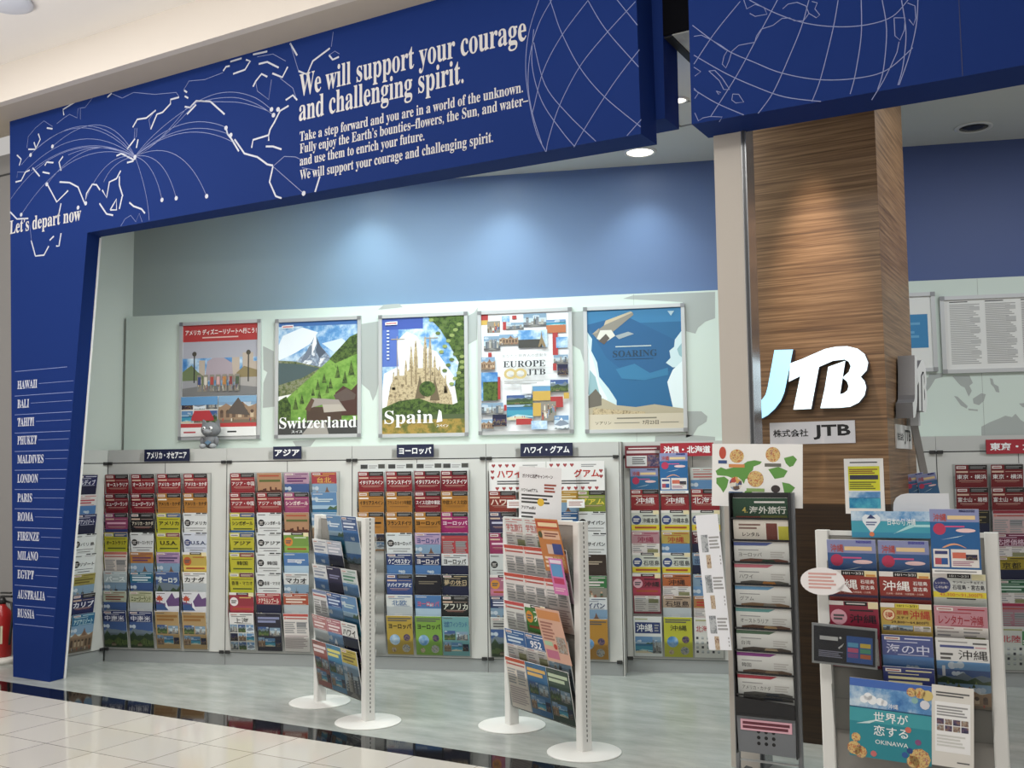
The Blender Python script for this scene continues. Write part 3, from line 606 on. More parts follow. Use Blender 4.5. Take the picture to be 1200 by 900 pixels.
        if title: tx(title, .08, .13, .92, .27, T)
        else: ln(.1, .12, .9, .26, 2, T)
    elif style == 'S':          # title over a full picture
        ln(.05, .03, .45, .06, 1, mat('e0e0e0'), y2)
        if title: tx(title, .1, .15, .92, .29, T)
        else: ln(.15, .16, .85, .26, 2, T)
        if ex: rc(.1, .33, .9, .40, mat(ex)); rc(.1, .6, .9, .9, PH['mix'])
    elif style == 'C':          # city outline along the foot of the visible part
        ln(.08, .05, .9, .11, 1, mat('b84830')); ln(.08, .17, .94, .25, 1, mat('5a6a30'), y2, .3)
        sk = [(-w / 2, h * .48)]; rnd = random.Random(3)
        for i in range(14): zz = h * (.52 + .13 * rnd.random() * math.sin(math.pi * (i + .5) / 14)); sk += [(-w / 2 + w * i / 14, zz), (-w / 2 + w * (i + 1) / 14, zz)]
        q.sheet(sk + [(w / 2, h * .48)], mat('5a2a20'), y); rc(0, .52, 1, 1, mat('7a4030'), y)
    elif style == 'K':          # bargain cover with a round price badge
        rc(0, .0, .3, .06, CHIP); rc(.32, 0, .78, .06, INK); ln(.36, .015, .74, .045, 1, CHIP); rc(.80, .0, 1, .1, mat('e8d8a8'))
        q.disc(-w / 2 + .19 * w, h - .24 * h, .17 * w, mat(ex or 'd8a0b0'), y); ln(.08, .19, .30, .29, 2, CHIP if (ex or '')[:1] in '23' else DOT, y2, .4)
        if title: tx(title, .40, .19, .97, .32, T)
        ln(.42, .11, .9, .15, 1, T); rc(0, .36, 1, .50, mat('e0c828' if (ex or '')[:1] in '23' else bg if bg not in PH else 'd0d0d0')); ln(.12, .40, .9, .46, 1, mat('b05028'), y2, .2)
        rc(.04, .55, .96, .95, PH['doc'])
    elif style == 'D':          # sheet of small print under a red band
        rc(0, 0, 1, .07, mat(ex or 'c84838')); ln(.12, .095, .95, .15, 1, mat('b85048')); q.disc(-w / 2 + .07 * w, h - .12 * h, .045 * w, mat('d88078'), y)
        for a in (.04, .52): ln(a, .2, a + .43, .52, 6, GR)
        rc(.52, .24, .9, .36, mat('7a7a80')); ln(.04, .56, .95, .92, 8, mat('b0a0a0'))
    elif style == 'B':          # seaside campaign leaflet
        rc(0, .0, 1, .20, mat('8890c0')); tx(title, .07, .07, .34, .19, mat('c84020'), y2); ln(.36, .09, .92, .17, 1, mat('e8c890'), y2, .25); rc(.6, .01, .92, .05, mat('3838a0'))
        q.disc(-w / 2 + .19 * w, h - .31 * h, .13 * w, mat('c83058'), y); ln(.3, .25, .7, .29, 1, mat('e05088'), y2); q.disc(-w / 2 + .72 * w, h - .33 * h, .2 * w, mat('f0c8c8'), y2, 20, .045 * w)
        q.sheet([(-w * .3, h * .52), (w * .2, h * .60), (w * .05, h * .565)], mat('c8e0e8'), y)
        if full:
            q.sheet([(-w * .28 + w * .5 * i / 8, h * .40 + h * .07 * math.sin(math.pi * i / 8)) for i in range(9)] + [(w * .2 - w * .42 * i / 8, h * .40 + h * .045 * math.sin(math.pi * i / 8)) for i in range(9)], mat('e8a070'), y)
            rc(.04, .62, .36, .90, CHIP); rc(.40, .62, .96, .90, CHIP); rc(.07, .65, .33, .7, mat('384078'), y2); rc(.07, .76, .2, .86, mat('b84858'), y2); rc(.2, .76, .33, .86, mat('2858a0'), y2)
            rc(.43, .67, .7, .76, mat('d86850'), y2); rc(.7, .70, .93, .78, PH['night'], y2); ln(.43, .8, .85, .88, 3, mat('b07890')); rc(0, .93, 1, 1, PAPER, y2); ln(.05, .945, .9, .985, 1, GR, y3)
        else: rc(.1, .62, .9, .9, PH['sea'])
    elif style == 'M':          # purple mountain drawing with a red leaf
        q.sheet([(-w * .5, h * .74), (-w * .15, h * .68), (0, h * .80), (w * .2, h * .98), (w * .32, h * .82), (w * .5, h * .86), (w * .5, h * .62), (-w * .1, h * .6), (-w * .5, h * .62)], mat('6a4a80'), y)
        q.sheet([(-w * .5, h * .5), (-w * .5, h * .66), (-w * .2, h * .66), (w * .02, h * .5)], mat('3a5a94'), y2); q.sheet([(-w * .1, h * .82), (w * .05, h * .5), (-w * .1, h * .6)], mat('e8eaf0'), y3)
        leaf(q, -w * .34, h * .80, .035, mat('c84830'), y2); ln(.05, .03, .4, .06, 1, DOT); rc(0, .55, 1, 1, PH['snow'])
    elif style == 'G':          # collage of little pictures
        if title: tx(title, .06, .12, .94, .27, T)
        else: ln(.06, .08, .94, .26, 2, T, y2, .3)
        ln(.05, .03, .4, .06, 1, DOT)
        for i, (a, b_, c, d, pk) in enumerate([(.06, .36, .48, .60, 'hill'), (.52, .38, .95, .60, 'city'), (.04, .64, .3, .90, 'warm'), (.32, .66, .72, .88, 'sea'), (.74, .70, .96, .88, 'night')]): rc(a, b_, c, d, PH[pk])
    elif style == 'N':          # plate with a navy title block (beach picture under it)
        rc(.05, .14, .95, .42, mat(ex or '283a74')); tx(title, .10, .18, .68, .38, mat('f0f0f0'), y2); ln(.74, .18, .9, .38, 3, GR)
        rc(.04, .50, .66, .92, PH['sea']); rc(.66, .50, .97, .92, PH['city']); ln(.05, .04, .5, .08, 1, mat('a0a860'))
    elif style == 'Q':          # bright sheet with round pictures
        if title: tx(title, .08, .2, .95, .34, T)
        for a, b_, r_, pk in [(.30, .62, .2, 'sky'), (.76, .56, .13, 'night'), (.72, .84, .15, 'city'), (.25, .88, .09, 'warm')]: q.disc(-w / 2 + a * w, h - b_ * h, r_ * w, PH[pk], y)
        ln(.05, .04, .95, .15, 2, DOT)
    elif style == 'T':          # table of photographs on white
        ln(.05, .05, .7, .09, 1, mat('a0a040')); tx(title, .06, .2, .66, .36, mat('c83848')); rc(.70, .10, .97, .42, mat('4a8a50')); ln(.72, .3, .95, .4, 2, CHIP)
        for i in range(5):
            for j in range(4): rc(.06 + i * .185, .48 + j * .115, .14 + i * .185, .54 + j * .115, PH['grey'] if (i + j) % 3 else mat('3a3a44'))
    me = q.mesh('brochure'); _B[k] = me; return me
def leaf(q, cx, cz, s, mt, y):
    P = [(0, 1), (.25, .55), (.6, .75), (.5, .3), (1, .25), (.65, -.1), (.8, -.4), (.15, -.3), (.1, -.8), (-.1, -.8), (-.15, -.3), (-.8, -.4), (-.65, -.1), (-1, .25), (-.5, .3), (-.6, .75), (-.25, .55)]
    q.sheet([(cx + a * s, cz + b_ * s) for a, b_ in P], mt, y)

LEAN = math.radians(8.5)
def place(me, loc, rz, label, group, name='brochure', cat='brochure', lean=LEAN, roll=0):
    o = bpy.data.objects.new(name, me); COL.objects.link(o); o.location = loc; o.rotation_euler = (lean, roll, rz); return tag(o, label, cat, group)

ORD = ['top', 'second', 'third', 'fourth', 'fifth', 'sixth', 'seventh', 'bottom']
def rack(label, loc, rz, w, cols, ncolname, spec, rackname, group, z0=.118, pitch=.1555, body_top=1.70, seam=None, clips=(0, 1), dep=.19):
    """wall display: white carcass, grey plinth, clear pocket columns; spec[row][col] = cover args or None"""
    t = thing('brochure_rack', label, 'brochure rack', loc, rz)
    q = MB(); q.box(.0, w, .0, dep, .098, 1.588, OFFW); q.build('body', t)
    q = MB(); q.box(0, w, .006, dep, 0, .098, mat('9fa3a3', .35, .2)); q.build('plinth', t)
    q = MB(); q.box(0, w, -.002, dep, 1.596, body_top, mat('bdbeba', .45)); q.build('header_band', t)
    q = MB(); q.box(0, w, .004, .02, 1.588, 1.596, mat('3a3a3a')); q.box(.0, w, -.0008, .001, .096, .100, mat('4a4a4a')); q.box(-.003, .003, -.0012, .002, .1, 1.588, mat('454545'))
    q.box(w * .49 - .002, w * .49 + .002, -.0012, .002, 1.50, 1.588, mat('454545')); q.build('seam_strip', t)
    for c in clips:
        for z in (1.578, .088):
            q = MB(); x = .024 if c == 0 else w - .024; q.rbox(x - .02, x + .02, -.014, -.0012, z, z + .024, mat('2a2a2a', .4)); q.build('hinge_clip', t)
    x0 = min(cols) - .112; x1 = max(cols) + .112
    q = MB(); q.box(x0, x1, -.0035, -.0014, z0 - .012, z0 + 7 * pitch + .30, mat('a8a8a4', .3)); q.build('backing_panel', t)
    nr = len(spec)
    for ci, cx in enumerate(cols):
        q = MB()
        for r in range(nr):
            zb = z0 + (7 - r) * pitch; s_, c_ = math.sin(LEAN), math.cos(LEAN)
            for a in (0,):
                q.poly([(cx - .107, -.0125, zb - .004), (cx + .107, -.0125, zb - .004), (cx + .107, -.0125 - .115 * s_, zb + .115 * c_), (cx - .107, -.0125 - .115 * s_, zb + .115 * c_)], CLEAR)
                q.poly([(cx - .107, -.004, zb - .004), (cx + .107, -.004, zb - .004), (cx + .107, -.0125, zb - .004), (cx - .107, -.0125, zb - .004)], CLEAR)
        for sx in (-.1085, .1085): q.poly([(cx + sx, -.004, z0 - .01), (cx + sx, -.055, z0 + .29), (cx + sx, -.055, z0 + 7 * pitch + .29), (cx + sx, -.004, z0 + 7 * pitch + .29)], CLEAR)
        q.build('pocket_column', t)
        for r in range(nr):
            e = spec[r][ci]
            if not e: continue
            en, args = e[0], e[1:]
            zb = z0 + (7 - r) * pitch
            kw = args[-1] if isinstance(args[-1], dict) else {}; args = [a for a in args if not isinstance(a, dict)]
            place(cover(*args, **kw), local(loc, rz, (cx + random.uniform(-.0015, .0015), -.0092, zb + kw.get('dz', 0) if False else zb)), rz, '%s brochure, %s row, %s column of the %s' % (en, ORD[r], ncolname[ci], rackname), group)
    return t
def sign(t_, px, col, label, d=-.012, w=None):
    (xa, ya), (xb, yb) = px
    a = onY(xa, yb, d); b_ = onY(xb, ya, d); q = MB(); W = b_.x - a.x; H = .098
    q.box(-W / 2, W / 2, -.004, 0, 0, H, mat(col, .4)); q.text(t_, -W / 2 * .88, H * .22, W / 2 * .88, H * .78, mat('eeeeee'), -.0046, .03)
    sgn = thing('category_sign', label, 'sign', ((a.x + b_.x) / 2, d + .004, a.z), 0, 'category signs above the racks'); q.build('board', sgn)
    q = MB(); q.box(-W / 2 - .04, W / 2 + .04, .0005, .003, .0, .07, CLEAR); q.build('acrylic_holder', sgn); return sgn
RED = 'a8202a'; RED2 = 'b02c34'; RED3 = '98182a'; ORA = 'd0882e'; YEL = 'd8d024'; WHT = 'd9dcdc'
C4 = ['far left', 'second', 'third', 'far right']
A1 = [
 [('red Australia', 'R', RED, 'オーストラリア'), ('red Australia', 'R', RED, 'オーストラリア'), ('red America and Canada', 'R', RED2, 'アメリカ・カナダ'), ('red America and Canada', 'R', RED2, 'アメリカ・カナダ')],
 [('red New Zealand', 'R', RED3, 'ニュージーランド'), ('red New Zealand', 'R', RED3, 'ニュージーランド'), ('orange America and Canada', 'O', ORA, 'アメリカ・カナダ', '1c1006'), ('orange America and Canada', 'O', ORA, 'アメリカ・カナダ', '1c1006')],
 [('pink and navy', 'R', 'b04878', None, 'e8b0c8', '2a3a80'), ('black America and Canada', 'R', '1c1c20', 'アメリカ・カナダ', 'd8d0b8'), ('yellow America', 'Y', YEL, 'アメリカ', '1c1c10', '3a5a94'), ('white America', 'W', WHT, 'アメリカ')],
 [('yellow Australia', 'Y', YEL, 'オーストラリア', '1c1c10', '2a4a84'), ('white Australia', 'W', WHT, 'オーストラリア'), ('yellow USA', 'Y', YEL, 'U.S.A.', '1c1c10', '8a4858'), ('pale blue USA', 'W', 'ccd2e0', 'U.S.A.', '30406a', '3a4680')],
 [('cream and coral', 'D', 'e0d4cc', None, 'f0f0f0', 'd07060'), ('orange and purple', 'P', 'd8903c', None, '6a3a6a', 'warm'), ('lilac', 'P', 'b08cb4', None, '4a3a70', 'warm'), ('yellow brochure with orange circle,', 'K', 'e0c050', None, 'b04828', 'c85a28')],
 [('pale grey', 'P', 'b4c4c8', 'パース', 'e8f0f0', 'city'), ('teal blue', 'P', '2f80a4', None, 'd8e8ee', 'hill'), ('dark green aurora', 'S', 'tree', 'オーロラ', 'e8f0e8'), ('white Canada', 'P', 'e4e4e2', 'カナダ', '1c1c1c', 'grey')],
 [('pale green', 'P', 'b0b8a0', None, '8a4a3a', 'hill'), ('cream New Zealand', 'P', 'd8dab0', 'ニュージーランド', '4a5a20', 'grey'), ('white purple-mountain', 'M', 'dcdce2'), ('white purple-mountain', 'M', 'dcdce2')],
 [('dark blue Latin America', 'P', '2c3c7a', '中南米', 'e8e8f0', 'hill'), ('dark blue Latin America', 'P', '2c3c7a', '中南米', 'e8e8f0', 'hill'), ('tan picture-collage', 'G', 'd0aa70', None, '9a6a30'), ('tan picture-collage', 'G', 'd0aa70', None, '9a6a30')]]
A2 = [
 [('red Asia and China', 'R', RED2, 'アジア・中国'), ('peach city-skyline', 'C', 'd09a70'), ('mauve and green', 'P', 'b890a8', None, '6a2a6a', 'hill'), ('pink-red Taipei', 'P', 'cc4450', '台北', 'e8c050', 'warm')],
 [('red Asia and China', 'R', RED2, 'アジア・中国', 'f2f0ee', '9a1020'), ('red Asia and China', 'R', RED2, 'アジア・中国'), ('magenta Singapore', 'R', 'b84880', 'シンガポール', 'f0e0d8'), ('dark teal', 'S', 'sea', None, 'c8d8dc')],
 [('pale yellow Singapore', 'Y', YEL, 'シンガポール', '1c1c10', '34508a'), ('white Singapore', 'W', WHT, 'シンガポール'), ('peach city-skyline', 'C', 'd09a70'), ('brown sliver of a', 'S', 'warm', None, 'd8c8b8')],
 [('yellow island', 'Y', YEL, 'アジア', '1c1c10', '34508a'), ('white small-print', 'W', WHT, 'アジア'), ('green brochure with orange circle,', 'K', '84b048', None, 'e8f0e0', 'e08030'), None],
 [('yellow Korea', 'Y', YEL, '韓国', '1c1c10', '8a3a48'), ('white Korea', 'W', WHT, '韓国'), ('blue city-photo', 'S', 'sky', None, 'e0e0e8'), None],
 [('yellow Hong Kong and Macau', 'Y', YEL, '香港・マカオ', '1c1c10', '6a2a50'), ('white Hong Kong and Macau', 'W', WHT, '香港・マカオ'), ('grey Macau', 'P', 'd4d6d6', 'マカオ', '2a2a2a', 'city'), None],
 [('crimson brochure with white circle,', 'K', 'b83848', None, 'e8c860', 'e8e0e0'), ('red Kuala Lumpur', 'P', 'c83440', 'クアラルンプール', 'f0e0d0', 'night'), ('orange-red', 'P', 'd05838', None, 'e8d8c8', 'grey'), None],
 [('white Shanghai', 'P', 'dcdad8', '上海', '3a3a3a', 'mix'), ('dark night-city', 'G', '2c2838', None, '8a90b8'), ('white small-print sheet', 'D', 'dcd4d0', None, 'f0f0f0', 'c85048'), None]]
A3 = [
 [('red Italy and Spain', 'R', RED, 'イタリアスペイン'), ('red France and Germany', 'R', RED, 'フランスドイツ'), ('dark red Italy and Spain', 'R', RED3, 'イタリアスペイン'), ('dark red France and Germany', 'R', RED3, 'フランスドイツ')],
 [('orange Italy and Spain', 'O', ORA, 'イタリアスペイン', '1c1408'), ('orange France and Germany', 'O', ORA, 'フランスドイツ中東欧', '1c1408'), ('dark red Switzerland', 'R', RED3, 'スイス北欧中東欧'), ('orange central Europe', 'O', ORA, '中欧スイス北欧', '1c1408')],
 [('orange sliver of a', 'O', ORA, None, '1c1408'), ('orange France and Germany', 'O', ORA, 'フランスドイツ', '1c1408'), ('orange Europe', 'O', ORA, 'ヨーロッパ', '1c1408'), ('magenta Europe', 'R', 'c02878', 'ヨーロッパ', 'f0d0e0')],
 [None, ('white Europe', 'W', 'd4dadc', 'のヨーロッパ'), ('lilac Europe', 'P', 'b498bc', 'ヨーロッパ', '3a4a8a', 'warm'), ('red and white', 'D', 'd84850', None, 'f0f0f0', '3a4060')],
 [None, ('navy Uzbekistan', 'P', '2c4080', 'ウズベキスタン', 'f0f0f4', 'sky'), ('navy and red Europe', 'P', '28386c', 'ヨーロッパ', 'e8e0e0', 'sky'), ('white and purple Europe', 'P', 'd4d6d8', 'ヨーロッパ', '1c1c1c', 'night')],
 [None, ('blue Dubai', 'R', '3a55a0', 'ドバイアブダビ', 'eef0f4'), ('black plain', 'S', '1e1c26', None, '7a7060'), ('black holiday', 'P', '20242a', '夢の休日', 'd0b890', 'night')],
 [None, ('white Scandinavia', 'P', 'd6dad8', '北欧', '2c68a8', 'grey'), ('blue-sky Europe', 'S', 'sky', 'ヨーロッパ', 'd85878'), ('black Africa', 'R', '1e2020', 'アフリカ', 'd8d8c8')],
 [None, ('yellow Europe', 'Q', 'd4b038', 'ヨーロッパ', '1c1c18'), ('bright green Europe', 'Q', '8cc040', 'ヨーロッパ', '1c2010'), ('turquoise Scandinavia', 'G', '78bcc0', '北欧フィンランド', '2a5a94')]]
A4 = [
 [None] * 4,
 [('rust red Hawaii', 'R', 'a8382c', 'ハワイ', 'e8d0c0'), ('tan sliver of a', 'P', 'c8a870', None, 'e0d8c0', 'warm'), ('orange sliver of a', 'P', 'd8a030', None, 'e8d8b0', 'warm'), ('green Guam', 'R', '94a83c', 'グアム', 'e8d040')],
 [('dark purple', 'R', '3a3458', None, 'c8c8e0'), None, ('blue sliver of a', 'P', '2c6cb0', None, 'e0e0e0', 'sea'), ('white Saipan', 'W', WHT, 'サイパン')],
 [('magenta', 'R', 'b83870', None, 'f0c8d8'), None, None, ('white Saipan', 'W', WHT, 'サイパン')],
 [('grey round-badge', 'W', 'c8cccc', None), None, None, ('dark brown', 'S', '3a2c26', None, 'b8a890')],
 [('pink brochure with orange circle,', 'K', 'd07898', None, 'f0e0e0', 'e09028'), None, None, ('green and photo', 'P', '3c8a48', None, 'e8d8d8', 'crowd')],
 [('dark blue', 'P', '2c3c70', None, 'd8d8e8', 'city'), None, None, ('white and navy Saipan', 'P', 'd4d8dc', 'サイパン', '2a3a6a', 'warm')],
 [('grey landscape', 'P', 'c0c0bc', None, '5a5a5a', 'hill'), None, None, ('orange and yellow', 'Q', 'd8982c', None, 'f0f0f0')]]
OK = [
 [('blue seaside campaign', 'B', '3a80b8', '沖縄'), None, ('white and teal', 'P', 'c4c8c4', None, 'b86860', 'sea')],
 [('red Okinawa', 'R', RED2, '沖縄'), ('red Okinawa', 'R', RED2, '沖縄'), ('red Hokkaido', 'R', RED2, '北海道')],
 [('pale Okinawa brochure with blue badge,', 'K', 'c8ccc0', '沖縄本島', '2a2c38', '384a84'), ('pale Okinawa brochure with blue badge,', 'K', 'c8ccc0', '沖縄本島', '2a2c38', '384a84'), ('pale Hokkaido brochure with blue badge,', 'K', 'c8ccc0', '北海道', '2a2c38', '384a84')],
 [('pink Okinawa', 'P', 'd49aa4', '沖縄', 'a82850', 'doc'), ('yellow Okinawa', 'P', 'd8b850', '沖縄', 'b83828', 'sea'), ('black and red Hokkaido', 'P', '6a2434', '北海道', 'd8c8c8', 'night')],
 [('pale Ishigaki brochure with blue badge,', 'K', 'c8ccc0', '石垣島', '2a2c38', '384a84'), ('pale Ishigaki brochure with blue badge,', 'K', 'c8ccc0', '石垣島', '2a2c38', '384a84'), ('navy and white', 'P', '7a9cc0', '出張応援', '20285c', 'night')],
 [('crimson Okinawa', 'K', 'b83850', '沖縄', '24242a', 'e0a8b4'), ('orange Okinawa', 'P', 'd87038', '沖縄', '2a2420', 'doc'), ('pale blue ski', 'P', '90b0cc', 'SKI', '2c68b0', 'snow')],
 [None, ('beige Ishigaki', 'P', 'c8ac90', '石垣島', '3a3030', 'grey'), ('red and yellow', 'P', 'c88848', None, 'c03030', 'doc')],
 [('white and navy Okinawa', 'N', 'd8dad8', '沖縄'), ('yellow Okinawa', 'Q', 'd8d82c', '沖縄', '3a3a20'), ('white Hokkaido', 'T', 'd8d6d0', '北海道')]]
TK = [
 [('red Tokyo and Yokohama', 'R', '8c1c24', '東京・横浜'), ('red Tokyo and Yokohama', 'R', '8c1c24', '東京・横浜')],
 [('dark red Mount Fuji', 'R', '8c1c24', '富士山・箱根'), ('dark red Mount Fuji', 'R', '8c1c24', '富士山・箱根')],
 [('black sliver of a', 'P', '22201e', None, '8a7a50', 'night'), ('pinkish small-print', 'D', 'c8a8a8', None, 'f0f0f0', '9a2434')],
 [None, ('magenta', 'P', '8a2850', '応援価格', 'e8c8d8', 'doc')],
 [None, ('yellow and red', 'P', 'b8a020', '京都', '2a2010', 'night')],
 [None, ('green', 'P', '2a7048', None, 'b8d0c0', 'doc')],
 [None, ('pink and red small-print', 'D', 'c88a98', None, 'f0f0f0', 'a82848')],
 [None, ('white picture-table', 'T', 'c8ccc4', '北陸')]]
SD = [[('navy Maldives', 'P', '28306c', 'モルディブ', 'e0e0ec', 'night')], [('white resort', 'P', 'd0ccca', None, 'b84050', 'sky')], [('navy resort', 'P', '28306c', 'アジアンリゾート', 'e0e0ec', 'night')], [('white Bali', 'W', WHT, 'バリ島')],
      [('white resort', 'W', WHT, 'リゾート')], [('olive yellow', 'P', 'b8aa50', None, '6a5a20', 'city')], [('navy Caribbean', 'R', '28326e', 'カリブ', 'e8e8f0')], [('blue beach-picture', 'P', '2c7cb0', 'アジアリゾート', 'c8e8e8', 'warm')]]
NOL = 'brochures in the wall racks'
rack('white wall rack of mostly red and orange brochures under the America-Oceania sign', (0.0, 0, 0), 0, 1.052, [.115, .347, .577, .810], C4, A1, 'America-Oceania rack', NOL)
rack('white wall rack under the Asia sign partly hidden by slim display stand', (1.055, 0, 0), 0, 1.052, [.158, .385, .613, .842], C4, A2, 'Asia rack', NOL)
rack('white wall rack of red and orange brochures under the Europe sign', (2.11, 0, 0), 0, 1.067, [.168, .393, .620, .832], C4, A3, 'Europe rack', NOL)
rack('white wall rack with heart-bordered cards under the Hawaii-Guam sign', (3.18, 0, 0), 0, 1.005, [.132, .358, .605, .800], C4, A4, 'Hawaii-Guam rack', NOL)
rack('recessed white wall rack under the red Okinawa-Hokkaido sign', (4.2, .17, 0), 0, 1.05, [.158, .378, .600], ['left', 'middle', 'right'], OK, 'Okinawa-Hokkaido rack', NOL, clips=(0,), dep=.029)
rack('white wall rack of dark red brochures under the red Tokyo sign at right', (6.39, 0, 0), 0, 1.08, [.212, .440], ['left', 'right'], TK, 'Tokyo rack', NOL, clips=(0,))
rack('empty white wall rack section between the wood column and Tokyo rack', (5.33, 0, 0), 0, 1.058, [.3], ['only'], [[None]] * 8, 'blank rack', NOL, clips=(1,))
# rack along the left side wall, seen edge-on beside the blue pillar (its own X axis runs from the shop front inwards)
rack('white side-wall rack seen edge-on between blue pillar and America rack', tile(0, -.575, 0), ANG + math.pi / 2, .57, [.335], ['only'], SD, 'side-wall rack', NOL, clips=(1,), dep=.08)
m = MB(); m.box(4.19, 4.198, .0, .19, 0, 1.7, OFFW); struct(m.build('trim_4'))
sign('アメリカ・オセアニア', ((169, 528), (222, 541)), '1a2142', 'navy America-Oceania sign on top of the leftmost wall rack')
sign('アジア', ((320, 524), (353, 538)), '1a2142', 'small navy Asia sign on top of the second wall rack')
sign('ヨーロッパ', ((465, 521), (508, 536)), '1a2142', 'navy Europe sign above the rack of red and orange brochures')
sign('ハワイ・グアム', ((610, 519), (671, 535)), '1a2142', 'navy Hawaii-Guam sign above the heart-bordered cards')
sign('沖縄・北海道', ((774, 517), (836, 535)), 'b02030', 'red Okinawa-Hokkaido sign on rack beside the white post', .11)
sign('東京・大阪', ((1156, 514), (1228, 532)), 'b02030', 'red Tokyo sign at the right edge on rack top')
# small extras on the racks
def card(name, label, cat, loc, rz, w, h, draw, lean=0., th=.003, group=None, roll=0, col='e6e4e2'):
    q = MB(); q.box(-w / 2, w / 2, 0, th, 0, h, mat(col, .5)); draw(q, w, h); o = q.build(name, loc=loc, rot=(lean, roll, rz)); return tag(o, label, cat, group)
HEART = [(0, -1), (.9, .1), (.95, .55), (.6, .85), (.2, .75), (0, .45), (-.2, .75), (-.6, .85), (-.95, .55), (-.9, .1)]
def hearts(t_, s0=-.36):
    def d(q, w, h):
        H = mat('a83c40'); 
        P = [(-.42 + .12 * i, .88) for i in range(4)] + [(-.44, .68), (-.44, .48)] + [(.44, .5), (.44, .68)] + [(-.36 + .12 * i, .12) for i in range(7)]
        for a, b_ in P: q.sheet([(a * w + x * .015, b_ * h + z * .015) for x, z in HEART], H, -.0005)
        q.text(t_, s0 * w, .47 * h, (s0 + .44) * w, .74 * h, mat('c02820'), -.0006, .03); q.lines(-.36 * w, .24 * h, .36 * w, .4 * h, 2, DOT, -.0006); q.lines(.1 * w, .8 * h, .36 * w, .92 * h, 2, GR, -.0006)
    return d
card('heart_card', 'white Hawaii card with red hearts above the rust red brochure', 'card', (3.425, -.03, 1.335), 0, .43, .225, hearts('ハワイ'), .06)
card('heart_card', 'white Guam card with red hearts above the green brochure', 'card', (3.865, -.03, 1.335), 0, .43, .225, hearts('グアム', -.03), .06)
for x, l in ((3.42, 'small white tag hanging over the rust red Hawaii brochure'), (3.87, 'small white tag hanging beside the green Guam brochure')):
    card('hanging_tag', l, 'tag', (x, -.085, 1.22), 0, .13, .06, lambda q, w, h: q.lines(-.4 * w, .2 * h, .4 * w, .8 * h, 3, mat('b08078'), -.0005))
for i, cx in enumerate([.168, .393, .620, .832]):
    def hd(q, w, h):
        q.rect(-.48 * w, .2 * h, -.2 * w, .85 * h, mat('3a3a3a'), -.0005); q.rect(.22 * w, .25 * h, .48 * w, .9 * h, mat('454540'), -.0005); q.lines(-.15 * w, .2 * h, .18 * w, .8 * h, 2, GR, -.0005)
    card('header_card', 'narrow black and white card behind top brochure of Europe rack, %s column' % C4[i], 'card', (2.11 + cx, -.008, 1.38), 0, .2, .172, lambda q, w, h: hd(MBoff(q, h), w, .05), 0.)if False else None
def hdr(q, w, h):
    z = h - .05; q.rect(-.48 * w, z + .01, -.2 * w, z + .043, mat('3a3a3a'), -.0005); q.rect(.22 * w, z + .012, .48 * w, z + .045, mat('454540'), -.0005); q.lines(-.15 * w, z + .01, .18 * w, z + .04, 2, GR, -.0005)
for i, cx in enumerate([.168, .393, .620, .832]):
    card('header_card', 'narrow black-and-white card above the top brochure, %s column of Europe rack' % C4[i], 'card', (2.11 + cx, -.0045, 1.30), 0, .205, .262, hdr, 0., .002, 'cards above the Europe rack', 0, 'c9cbc9')
def okcard(q, w, h):
    q.rect(-w / 2, h * .62, w / 2, h, mat('7a1a28'), -.0005); q.rect(-.45 * w, .66 * h, .48 * w, .78 * h, mat('c8b8b8'), -.001); q.rect(-.46 * w, .08 * h, .12 * w, .55 * h, mat('c8c8c8'), -.0005); q.rect(.14 * w, .06 * h, .48 * w, .58 * h, PH['night'], -.0005); q.lines(-.3 * w, .15 * h, .08 * w, .5 * h, 4, DOT, -.001); q.lines(-.4 * w, .84 * h, .4 * w, .92 * h, 1, CHIP, -.001)
card('price_card', 'small dark red card above the seaside leaflet on Okinawa rack', 'card', (4.35, .12, 1.505), 0, .262, .165, okcard, 0, .003, None, 0, '7a1a28')
place(cover('B', '2878c0', '沖縄', full=True), (4.578, .105, 1.315), 0, 'large blue seaside campaign flyer standing below the red Okinawa-Hokkaido sign', None, 'flyer', 'flyer', .03)
